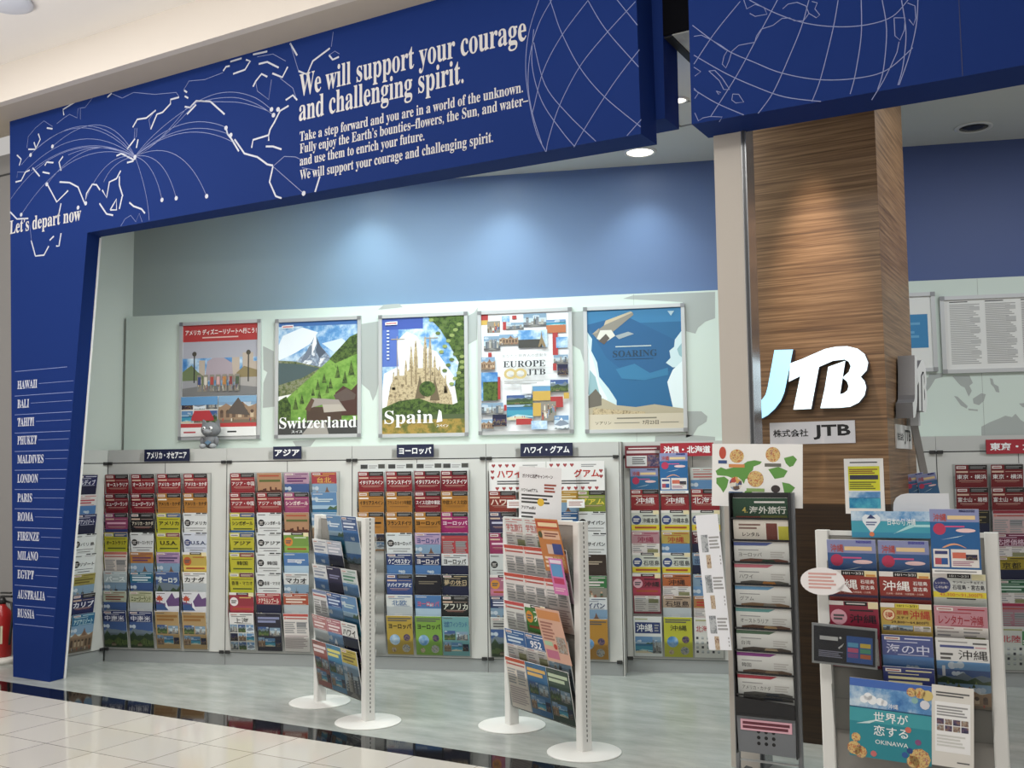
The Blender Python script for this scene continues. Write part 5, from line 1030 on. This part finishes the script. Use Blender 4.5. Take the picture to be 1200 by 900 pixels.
q = MB(); q.box(-.118, .122, -.0545, -.0515, .272, .322, mat('e4a8b8', .5)); q.lines(-.108, .278, .112, .316, 2, mat('6a2a38'), -.0549, .3, .05); tag(q.build('sticker', loc=LT, rot=(0, 0, ZT)), 'pink notice strip on the grey plate of the black leaflet tower', 'notice')
TWP = .104; LNT = math.radians(16); mtp = mat('16171c', .08)
for r in range(9):
    zb = 1.162 - r * TWP
    q = MB(); q.box(-.137, .137, -.046, -.041, zb + .097, zb + .106, mtp)
    q.poly([(-.137, .002, zb - .002), (.137, .002, zb - .002), (.137, -.03, zb - .002), (-.137, -.03, zb - .002)], mtp)
    q.poly([(-.137, -.047, zb + .10), (.137, -.047, zb + .10), (.137, -.052, zb + .185), (-.137, -.052, zb + .185)], CLEAR)
    q.build('pocket', tw)
q = MB(); q.prism([(-.138, .345), (.138, .345), (.138, .405), (-.138, .425)], -.062, -.052, mtp); q.prism([(-.138, .338), (.138, .338), (.138, .35), (-.138, .35)], -.064, .0, mtp); q.build('pocket', tw)
TB_ = [('dark green overseas-travel', 'g', '海外旅行', '244a34'), ('white and brown rental', 'r', 'レンタル', 'e0d8c8'), ('white Europe', 'w', 'ヨーロッパ', '4a5a9a'), ('white Hawaii', 'w', 'ハワイ', 'c86878'), ('white Guam', 'w', 'グアム', '5a94c0'), ('white Australia', 'w', 'オーストラリア', '5a9a98'), ('white Taiwan', 'w', '台湾', '4a6a50'), ('white Korea', 'w', '韓国', '8a3a8a'), ('white America and Canada', 'w', 'アメリカ・カナダ', 'b83848')]
for r, (en, st, ti, c) in enumerate(TB_):
    q = MB(); w, h = .262, .20; q.box(-w / 2, w / 2, 0, .006, 0, h, PAPER); y = -.0005; y2 = -.0009
    if st == 'g': q.rect(-w / 2, 0, w / 2, h, mat(c), y); q.text('海外旅行', -.2 * w, h * .62, .47 * w, h * .80, mat('e8e8e0'), y2, .02); q.text('4.', -.33 * w, h * .64, -.23 * w, h * .78, mat('d8c058'), y2, .02); q.lines(-.1 * w, .86 * h, .45 * w, .94 * h, 1, CHIP, y2); q.rect(-.45 * w, .5 * h, .0, .56 * h, mat('8a3a28'), y2); q.rect(.0, .48 * h, .48 * w, .58 * h, mat('6a6a28'), y2)
    elif st == 'r': q.rect(-w / 2, 0, w / 2, h, mat('e4dcd0'), y); q.text('レンタル', -.34 * w, .60 * h, -.02 * w, .70 * h, mat('3a2a28'), y2, .02); q.lines(-.4 * w, .76 * h, 0, .92 * h, 2, mat('8a6a60'), y2); q.rect(.1 * w, .52 * h, .3 * w, .92 * h, mat('7a3a30'), y2); q.rect(.32 * w, .5 * h, .5 * w, .85 * h, mat('c8c030'), y2); q.rect(-w / 2, .44 * h, w / 2, .53 * h, mat('9a4a38'), -.0012)
    else:
        q.rect(-w / 2, 0, w / 2, h, mat('dcdcd8'), y); q.sheet([(-.5 * w, .90 * h), (-.5 * w, .985 * h), (.22 * w, .985 * h), (.1 * w, .91 * h)], mat(c), y2); n = min(len(ti), 6) * .085; q.text(ti, -.42 * w, .64 * h, (-.42 + n) * w, .74 * h, mat('3a3a3a'), y2, 0); q.lines(-.42 * w, .78 * h, -.05 * w, .82 * h, 1, GR, y2); q.lines(.16 * w, .62 * h, .42 * w, .78 * h, 3, mat('c0bcb8'), y2); q.sheet([(-.42 * w, .40 * h), (-.40 * w, .56 * h), (-.2 * w, .60 * h), (.1 * w, .585 * h), (.3 * w, .60 * h), (.47 * w, .56 * h), (.48 * w, .40 * h)], mat(['6a5444', '54403c', '7a4a3c', '5c5a54', '8a6a4c', '6e4c3c', '5a5048', '705848', '62605c'][r], .4), -.0012); q.sheet([(-.05 * w, .42 * h), (.02 * w, .58 * h), (.22 * w, .57 * h), (.3 * w, .42 * h)], mat(['8a7a60', 'a08a70', '384a3a', 'c07830', '8a8478', 'c09868', 'b8a080', '947a60', '444a54'][r], .4), -.0015)
    zb = 1.162 - r * TWP
    place(q.mesh('leaflet'), local(LT, ZT, (0, -.012, zb - .0)), ZT, '%s leaflet, %s pocket of the black tower' % (en, ['top', 'second', 'third', 'fourth', 'fifth', 'sixth', 'seventh', 'eighth', 'ninth'][r]), 'leaflets in the black tower', 'leaflet', 'leaflet', math.radians(7))
# world food map board above the tower
LAND = [[(.04, .44), (.10, .38), (.16, .41), (.24, .38), (.34, .34), (.40, .28), (.48, .26), (.56, .28), (.54, .32), (.47, .36), (.46, .42), (.42, .47), (.43, .54), (.38, .56), (.36, .64), (.33, .57), (.28, .55), (.26, .63), (.23, .55), (.17, .52), (.06, .51)], [(.05, .55), (.14, .53), (.19, .58), (.17, .70), (.13, .79), (.10, .72), (.05, .64)], [(.37, .76), (.42, .72), (.46, .78), (.43, .82), (.37, .81)],
        [(.63, .40), (.74, .36), (.84, .42), (.80, .52), (.74, .54), (.70, .55)], [(.78, .60), (.86, .62), (.92, .68), (.86, .80), (.82, .88), (.80, .74)], [(.80, .22), (.90, .18), (.94, .24), (.90, .34), (.86, .36), (.82, .30)]]
def fmap(q, w, h):
    Gm = mat('5a9a3c')
    for P_ in LAND: q.sheet([(-w / 2 + a * w, h - b_ * h) for a, b_ in P_], Gm, -.0005)
    for a, b_, c, d, mt, lb in ((.08, .08, .16, .28, 'c84830', '34508a'), (.20, .12, .36, .34, 'coral', 'd88848'), (.60, .08, .76, .32, 'coral', '6a6a60'), (.20, .56, .34, .78, 'crowd', '3a6aa0'), (.40, .46, .58, .72, 'coral', '8ab060'), (.66, .68, .76, .80, '3a3030', '7a3a30')):
        mt = PH[mt] if mt in PH else mat(mt); x0, x1 = -w / 2 + a * w, -w / 2 + c * w; cx, rx = (x0 + x1) / 2, (x1 - x0) / 2; zt, zb = h - b_ * h, h - d * h
        q.disc(cx, (zt + zb) / 2 + .01, rx, mt, -.001, 16, (zt - zb) / 2); q.rect(x0 - .004, zb - .012, x1 + .004, zb + .004, mat(lb), -.0014)
card('food_map_board', 'white board with green world map and dish pictures above the black tower', 'board', local(LT, ZT, (-.03, .022, 1.315)), ZT, .44, .305, fmap, math.radians(-2), .003, None, math.radians(1.5), 'ececea')
def longp(q, w, h):
    for i in range(3):
        z = h * (.72 - .3 * i); q.rect(-.35 * w, z, -.05 * w, z + .13 * h, PH['grey'], -.0005); q.rect(-.2 * w, z - .12 * h, .0 * w, z - .02 * h, PH['warm'], -.0005); q.lines(.0, z + .02 * h, .45 * w, z + .12 * h, 4, GR, -.0005); q.lines(.05, z - .1 * h, .45 * w, z - .02 * h, 3, GR, -.0005)
card('paper_strip', 'long white paper with small pictures hanging left of the black tower', 'notice', local(LT, ZT, (-.213, -.03, .63)), ZT - .25, .125, .65, longp, 0, .0015, None, math.radians(-5), 'e2e4ea')

# ------------------------------------------------------------------ large Okinawa stand at front right
L3 = (5.699, -2.822, 0); Z3 = math.radians(-14.5)
s3 = stand('large white display stand of Okinawa brochures at the front right', L3, Z3, .345)
S3 = [[('blue seaside campaign', 'B', '3c6cb0', '沖縄'), ('blue seaside campaign', 'B', '3c6cb0', '沖縄'), None],
      [('red Okinawa', 'K2', 'b03830', '沖縄'), ('red Okinawa', 'K2', 'b03830', '沖縄'), ('pale Ishigaki', 'K3', 'c8ccc8', '石垣島・宮古島', '2a2a34', '38407c')],
      [('crimson Okinawa', 'K', 'b02848', '沖縄', '20202a', 'e0a0b0'), ('yellow Okinawa', 'K4', 'dcb850', '沖縄', 'c03828', 'f0d8b0'), ('pink rental-car Okinawa', 'P', 'e09aa8', 'レンタカー沖縄', 'b02838', 'doc')],
      [None, ('violet-blue', 'P', '5a68b0', '海の中', 'd0d4ec', 'sky'), ('white Okinawa with river picture', 'W2', 'dcdcda', '沖縄', '1c1c1c')],
      [None, ('navy-topped', 'P', '34408c', None, 'e0d8a0', 'coral'), None]]
def cover3(style, bg, title, tc='f2f0ee', ex=None):
    q = MB(); w, h, y, y2 = .205, .297, -.0005, -.0009; T = mat(tc)
    q.box(-w / 2, w / 2, 0, .004, 0, h, PAPER); q.rect(-w / 2, 0, w / 2, h, mat(dk(bg), .38), -.0003)
    def rc(a, b_, c, d, mt, yy=y):
        kd = [k_ for k_, v_ in PH.items() if v_ is mt]
        if kd: pic(q, -w / 2 + a * w, h - d * h, -w / 2 + c * w, h - b_ * h, kd[0], yy - .00002)
        else: q.rect(-w / 2 + a * w, h - d * h, -w / 2 + c * w, h - b_ * h, mt, yy)
    def tx(t, a, b_, c, d, mt, yy=y2, bold=.018):
        bold = min(bold, .010); yy -= .0006; q.text(t, -w / 2 + a * w, h - d * h, -w / 2 + c * w, h - b_ * h, mt, yy, bold)
    if style == 'K2':
        rc(0, 0, .28, .07, CHIP); rc(.28, 0, .75, .07, INK); tx('10/1〜3/31', .32, .02, .72, .055, mat('e8e8e8')); rc(.75, 0, 1, .085, mat('e8d8a0')); rc(.78, .05, .97, .08, mat('d8903c'), y2)
        tx('沖縄', .06, .13, .60, .28, T, y2, .03); tx('石垣島', .66, .13, .94, .19, T); tx('宮古島', .66, .215, .94, .275, T); tx('久米島・西表島・与那国島・小浜島', .12, .305, .86, .335, mat('e8c8b8')); rc(0, .36, 1, .40, mat('3a2a5a'))
    elif style == 'K3':
        rc(0, 0, .28, .06, CHIP); rc(.28, 0, .72, .06, INK); tx('10/1〜3/31', .32, .015, .68, .045, mat('e8e8e8')); rc(.74, 0, 1, .085, mat('e8e0b0')); q.disc(-w / 2 + .17 * w, h - .17 * h, .165 * w, mat(ex), y2); tx('レンタカー', .05, .12, .29, .15, CHIP, -.0013); tx('この価格！', .05, .175, .29, .215, CHIP, -.0013)
        tx('サンキューチョイス', .38, .10, .95, .135, mat('3a3a44')); tx('石垣島・宮古島', .37, .155, .97, .225, T, y2, .03); rc(0, .26, 1, .345, mat('e4d030')); tx('43,300〜91,300円', .12, .275, .92, .33, mat('d87830'), y2); rc(.25, .35, .8, .365, INK, y2)
    elif style == 'K4':
        rc(0, 0, .28, .06, CHIP); rc(.3, .0, .75, .06, mat('d8c830')); tx('10/1〜3/31', .33, .015, .72, .045, INK); rc(.76, .0, 1, .07, mat('e8e0c0')); q.disc(-w / 2 + .16 * w, h - .17 * h, .125 * w, mat('c83828'), y); q.disc(-w / 2 + .16 * w, h - .17 * h, .11 * w, mat('e8d0a0'), y2); tx('得', .08, .13, .24, .215, mat('c83828'), -.0013)
        tx('那覇', .31, .10, .55, .165, T); tx('ステイ', .31, .185, .55, .225, INK); tx('沖縄', .57, .09, .97, .225, T, y2, .03); tx('29,800〜64,800円', .2, .25, .93, .295, mat('4a3020'), y2, .03); rc(.03, .32, .62, .40, PH['city'], y); rc(.64, .32, .97, .40, PH['doc'], y)
    elif style == 'W2':
        rc(.05, .04, .6, .06, GR); rc(.7, .05, .96, .075, DOT); rc(.08, .1, .72, .135, mat('4a5490')); rc(.74, .11, .95, .13, mat('c898a0')); q.lines(-w * .42, h * .68, -w * .18, h * .8, 2, DOT, y2); tx('沖縄', .42, .16, .97, .30, T, y2, .0); rc(0, .33, 1, 1, PH['sky'], y); rc(0, .45, 1, .75, PH['hill'], y2); rc(0, .65, 1, 1, PH['stone'], -.0012); rc(.1, .40, .16, .55, mat('c8ccd0'), -.0013)
    rc(.03, .5, .97, .97, PH['doc'], -.0006) if style in ('K2', 'K3', 'K4') else None
    return q.mesh('brochure')
_cover = cover
def cover(style, *a, **k):
    if style in ('K2', 'K3', 'K4', 'W2'): return cover3(style, *a, **k)
    return _cover(style, *a, **k)
stand_fill('s3', L3, Z3, [-.215, 0.0, .215], S3, '%s column of the front right Okinawa stand', 'brochures on the front right Okinawa stand', z0=.357, pitch=.134, root=s3, nr=5)
place(cover('B', '2470bc', '沖縄', w=.19, h=.27, full=True), local(L3, Z3, (.210, -.10, 1.055)), Z3, 'big blue Okinawa campaign flyer at top right of the front right stand', None, 'flyer', 'flyer', math.radians(4))
def banner(q, w, h):
    q.rect(-w / 2, .62 * h, w / 2, h, PH['sky'], -.0005); q.rect(-w / 2, .0, w / 2, .64 * h, mat('38a0b8'), -.0005); q.rect(-w / 2, 0, w / 2, .2 * h, mat('2c8cb4'), -.001); q.sheet([(.0, .15 * h), (.2 * w, .5 * h), (w / 2, .52 * h), (w / 2, .42 * h), (.25 * w, .42 * h)], mat('a8dce0'), -.001)
    q.sheet([(-.255 * w + x * .04, .55 * h + z * .045) for x, z in HEART], mat('e0e8f0'), -.0012); q.sheet([(-.31 * w, .72 * h), (-.26 * w, .88 * h), (-.2 * w, .72 * h)], mat('2c3c74'), -.0015); q.lines(-.32 * w, .45 * h, -.19 * w, .62 * h, 2, mat('4a5a90'), -.0015); q.disc(-.255 * w, .13 * h, .03 * w, mat('e07848'), -.0016)
    q.text('日本の旬 沖縄', -.06 * w, .48 * h, .27 * w, .74 * h, mat('eef4f6'), -.0022, .008)
card('header_banner', 'blue sea banner along the top of the front right Okinawa stand', 'banner', local(L3, Z3, (-.04, -.045, 1.195)), Z3, .345, .115, banner, math.radians(2), .004, None, 0, '4a90c0')
t = thing('framed_leaflet', 'black leaflet in a clear frame hung at left of the Okinawa stand', 'leaflet', local(L3, Z3, (-.255, -.115, .655)), Z3); t.rotation_euler = (math.radians(5), math.radians(2.5), Z3)
q = MB(); q.box(-.136, .136, .001, .005, -.010, .166, mat('8a8c8e', .3)); q.box(-.136, .136, -.004, -.003, -.010, .166, CLEAR); q.build('clear_frame', t)
q = MB(); w, h = .255, .155; q.box(-w / 2, w / 2, -.0015, .0005, 0, h, mat('1a1c28', .4)); y = -.002
q.lines(-.4 * w, .62 * h, -.1 * w, .74 * h, 1, mat('c8c8c8'), y, .1); q.disc(-.06 * w, .72 * h, .02 * w, mat('e0e0e0'), y, 12); q.sheet([(-.1 * w, .44 * h), (-.04 * w, .46 * h), (.0, .58 * h), (-.05 * w, .48 * h), (-.08 * w, .40 * h)], mat('e0e0e0'), y); q.lines(-.42 * w, .14 * h, -.02 * w, .34 * h, 4, mat('8a8aa0'), y)
q.rect(.04 * w, .06 * h, .46 * w, .80 * h, mat('2c5aa8'), y)
for i in range(2):
    for j in range(3): q.rect((.06 + .2 * i) * w, (.2 + .15 * j) * h, (.23 + .2 * i) * w, (.32 + .15 * j) * h, mat(['8a5098', 'c86838', 'd05880', '4aa078', '58a8d0', 'd8b838'][i + 2 * j]), y - .0004)
q.build('leaflet', t)
# speech-bubble card
m = MB(); m.prism([(.095 * math.cos(2 * math.pi * k / 28), .065 + .06 * math.sin(2 * math.pi * k / 28)) for k in range(28)], 0, .003, mat('eae6e6')); m.prism([(.06, .03), (.09, .06), (.125, .02)], 0, .0028, mat('eae6e6')); m.lines(-.06, .03, .06, .105, 5, mat('d8a098'), -.0006)
tag(m.build('speech_bubble_card', loc=local(L3, Z3, (-.334, -.115, .940)), rot=(0, 0, Z3)), 'white oval speech-bubble card on the left pole of Okinawa stand', 'card')
# big poster fixed to the lower part, with an information sheet
def okp(q, w, h):
    q.rect(-w / 2, .62 * h, w / 2, h, PH['sky'], -.0005); q.rect(-w / 2, .9 * h, w / 2, h, mat('3c68c0'), -.0008); q.rect(-w / 2, .0, w / 2, .64 * h, mat('1f8c9c'), -.0011); q.rect(-w / 2, .45 * h, w / 2, .64 * h, mat('35a0ac'), -.0014); q.rect(-w / 2, .625 * h, w / 2, .64 * h, mat('20507c'), -.0017)
    for a, b_, r_ in ((-.32, .74, .05), (-.27, .78, .05), (-.22, .74, .06), (-.12, .73, .05), (-.07, .72, .04)): q.disc(a * w, b_ * h, r_ * w, mat('eef2f6'), -.0012)
    for a, b_, r_, c in ((.26, .9, .06, 'd86858'), (.36, .9, .07, 'e0a848'), (.45, .88, .07, 'd8c070'), (.3, .8, .04, '88b8b0'), (.42, .76, .06, 'd8d8e0')): q.disc(a * w, b_ * h, r_ * w, PH['coral'] if c in ('e0a848', 'd86858') else mat(c), -.002, 9)
    for a, b_, r_ in ((-.44, .1, .09), (-.36, .06, .08), (-.42, .24, .06), (.36, .08, .13), (.28, .03, .08)): q.disc(a * w, b_ * h, r_ * w, PH['coral'], -.002, 9)
    for a, b_, c in ((.18, .1, '2a5aa8'), (.24, .16, '2a4a90'), (-.2, .06, 'd06868'), (.34, .28, '8a4a80'), (.22, .42, 'd86858')): q.disc(a * w, b_ * h, .04 * w, mat(c), -.0023, 7)
    q.sheet([(-.42 * w, .42 * h), (-.1 * w, .52 * h), (-.25 * w, .44 * h)], mat('c8e4e4'), -.002); T = mat('f2f4f4'); q.text('沖縄', -.02 * w, .655 * h, .1 * w, .72 * h, T, -.0022, 0)
    q.text('世界が', -.2 * w, .47 * h, .22 * w, .60 * h, T, -.0022, .008); q.text('恋する', -.2 * w, .30 * h, .22 * w, .43 * h, T, -.0022, .008); q.text('OKINAWA', -.18 * w, .19 * h, .22 * w, .245 * h, T, -.0022, 0)
card('seaside_poster', 'turquoise Okinawa sea poster with coral fixed low on the front right stand', 'poster', local(L3, Z3, (-.085, -.10, .262)), Z3, .328, .333, okp, math.radians(3), .003, None, math.radians(2.5), 'e6e6e6')
def info(q, w, h):
    q.lines(-.4 * w, .86 * h, .4 * w, .93 * h, 2, DOT, -.0005); q.rect(-.42 * w, .18 * h, .42 * w, .8 * h, mat('f0f0f0'), -.0005); q.lines(-.38 * w, .62 * h, .36 * w, .76 * h, 4, GR, -.001)
    for i in range(4):
        for j in range(2): q.rect((-.38 + .195 * i) * w, (.44 + .08 * j) * h, (-.21 + .195 * i) * w, (.51 + .08 * j) * h, PH['night' if (i + j) % 2 else 'mix'], -.001)
    q.lines(-.38 * w, .24 * h, .3 * w, .4 * h, 4, mat('d0d0cc'), -.001); q.lines(.1 * w, .05 * h, .4 * w, .08 * h, 1, DOT, -.0005)
card('info_sheet', 'cream information sheet with small photos right of the turquoise poster', 'leaflet', local(L3, Z3, (.160, -.102, .262)), Z3, .16, .333, info, math.radians(3), .002, None, math.radians(2.5), 'dedad2')
# rounded white board hooked on the back of the stand
m = MB(); m.prism([(-.11, 1.12), (.12, 1.12), (.12, 1.385), (-.05, 1.385), (-.075, 1.380), (-.096, 1.366), (-.107, 1.345), (-.11, 1.32)], .0, .006, mat('d6d8dc', .3))
tag(m.build('rounded_board', loc=local(L3, Z3, (.065, .045, 0)), rot=(0, 0, Z3)), 'white round-cornered board behind the sea banner on Okinawa stand', 'board')
# a further leaning leaflet stand behind the column's right side
D4 = -1.2; a = onY(1071, 497, D4); b_ = onY(1087, 575, D4); k = a.z / (a.z - b_.z); c = a.lerp(b_, k)
t = thing('leaflet_stand', 'slim grey leaning leaflet stand right of the wood column', 'display stand', (c.x, D4, 0), 0)
q = MB(); q.prism([(-.02, 0), (.02, 0), (a.x - c.x + .02, a.z), (a.x - c.x - .02, a.z)], -.012, .012, mat('8e8a86', .4, .3)); q.build('post', t)
q = MB(); q.rbox(a.x - c.x - .035, a.x - c.x + .035, -.02, .02, a.z - .01, a.z + .09, mat('c8cacc', .3), .012); q.build('head', t)
q = MB(); q.lathe([(.16, 0), (.16, .006), (.02, .012)], mat('8e8a86', .4, .3), (0, 0, 0), 28); q.build('base_plate', t)
q = MB(); zt = onY(1088, 600, D4).z; xx = onY(1088, 600, D4).x - c.x; q.box(xx - .07, xx + .10, -.05, -.045, zt - .06, zt + .10, CLEAR); q.box(xx - .07, xx + .10, -.05, -.013, zt - .06, zt - .055, CLEAR); q.build('pocket', t)
for i, (dx, lb) in enumerate(((-.035, 'back blue leaflet in the slim leaning stand right of the wood column'), (.03, 'front blue leaflet with red mark in the slim leaning stand'))):
    p = onY(1088, 610, D4 - .03); 
    o = place(cover('B', '3a78b4', '沖縄', w=.11, h=.22), (p.x + dx, D4 - .018 - .012 * i, p.z + .055), 0, lb, 'leaflets in the slim leaning stand', 'leaflet', 'leaflet', math.radians(4), math.radians(-10))

# ------------------------------------------------------------------ fire extinguisher at the far left
ex = tile(-.72, -.42, 0)
t = thing('fire_extinguisher', 'red fire extinguisher on a white stand left of the blue pillar', 'fire extinguisher', ex, 0)
q = MB(); q.lathe([(.075, .05), (.08, .06), (.08, .36), (.07, .41), (.035, .45), (.028, .47)], mat('b01818', .3), (0, 0, 0), 28); q.build('cylinder', t)
q = MB(); q.lathe([(.03, .47), (.03, .50), (.018, .52)], mat('2a2a2a', .4), (0, 0, 0), 16); q.box(-.01, .09, -.012, .012, .52, .535, mat('2a2a2a')); q.box(-.01, .08, -.012, .012, .55, .562, mat('2a2a2a')); q.build('valve_handle', t)
q = MB(); q.tube([(.03, 0, .49), (.10, -.02, .48), (.125, -.03, .40), (.11, -.03, .25), (.10, -.03, .15)], .010, mat('1c1c1c', .5)); q.build('hose', t)
q = MB(); q.lathe([(.13, 0), (.13, .03), (.11, .045), (.085, .05)], mat('d8d4cc', .5), (0, 0, 0), 28); q.build('stand', t)
q = MB()
for k in range(8): a0 = -2.4 + k * .2; q.poly([(.0806 * math.cos(a0), .0806 * math.sin(a0), .16), (.0806 * math.cos(a0 + .2), .0806 * math.sin(a0 + .2), .16), (.0806 * math.cos(a0 + .2), .0806 * math.sin(a0 + .2), .30), (.0806 * math.cos(a0), .0806 * math.sin(a0), .30)], mat('d8d0b0' if k % 3 else '2a2a2a', .5))
q.build('instruction_label', t)
# round lamp on the mall ceiling
t = thing('ceiling_disc', 'pale round fitting on the mall ceiling at top left corner', 'ceiling light', on(8, 1, ZV, 4.599), 0)
q = MB(); q.lathe([(.16, -.001), (.16, -.02), (.13, -.035), (.01, -.037)], mat('c8ccd8', .4), (0, 0, 0), 28); q.build('housing', t)
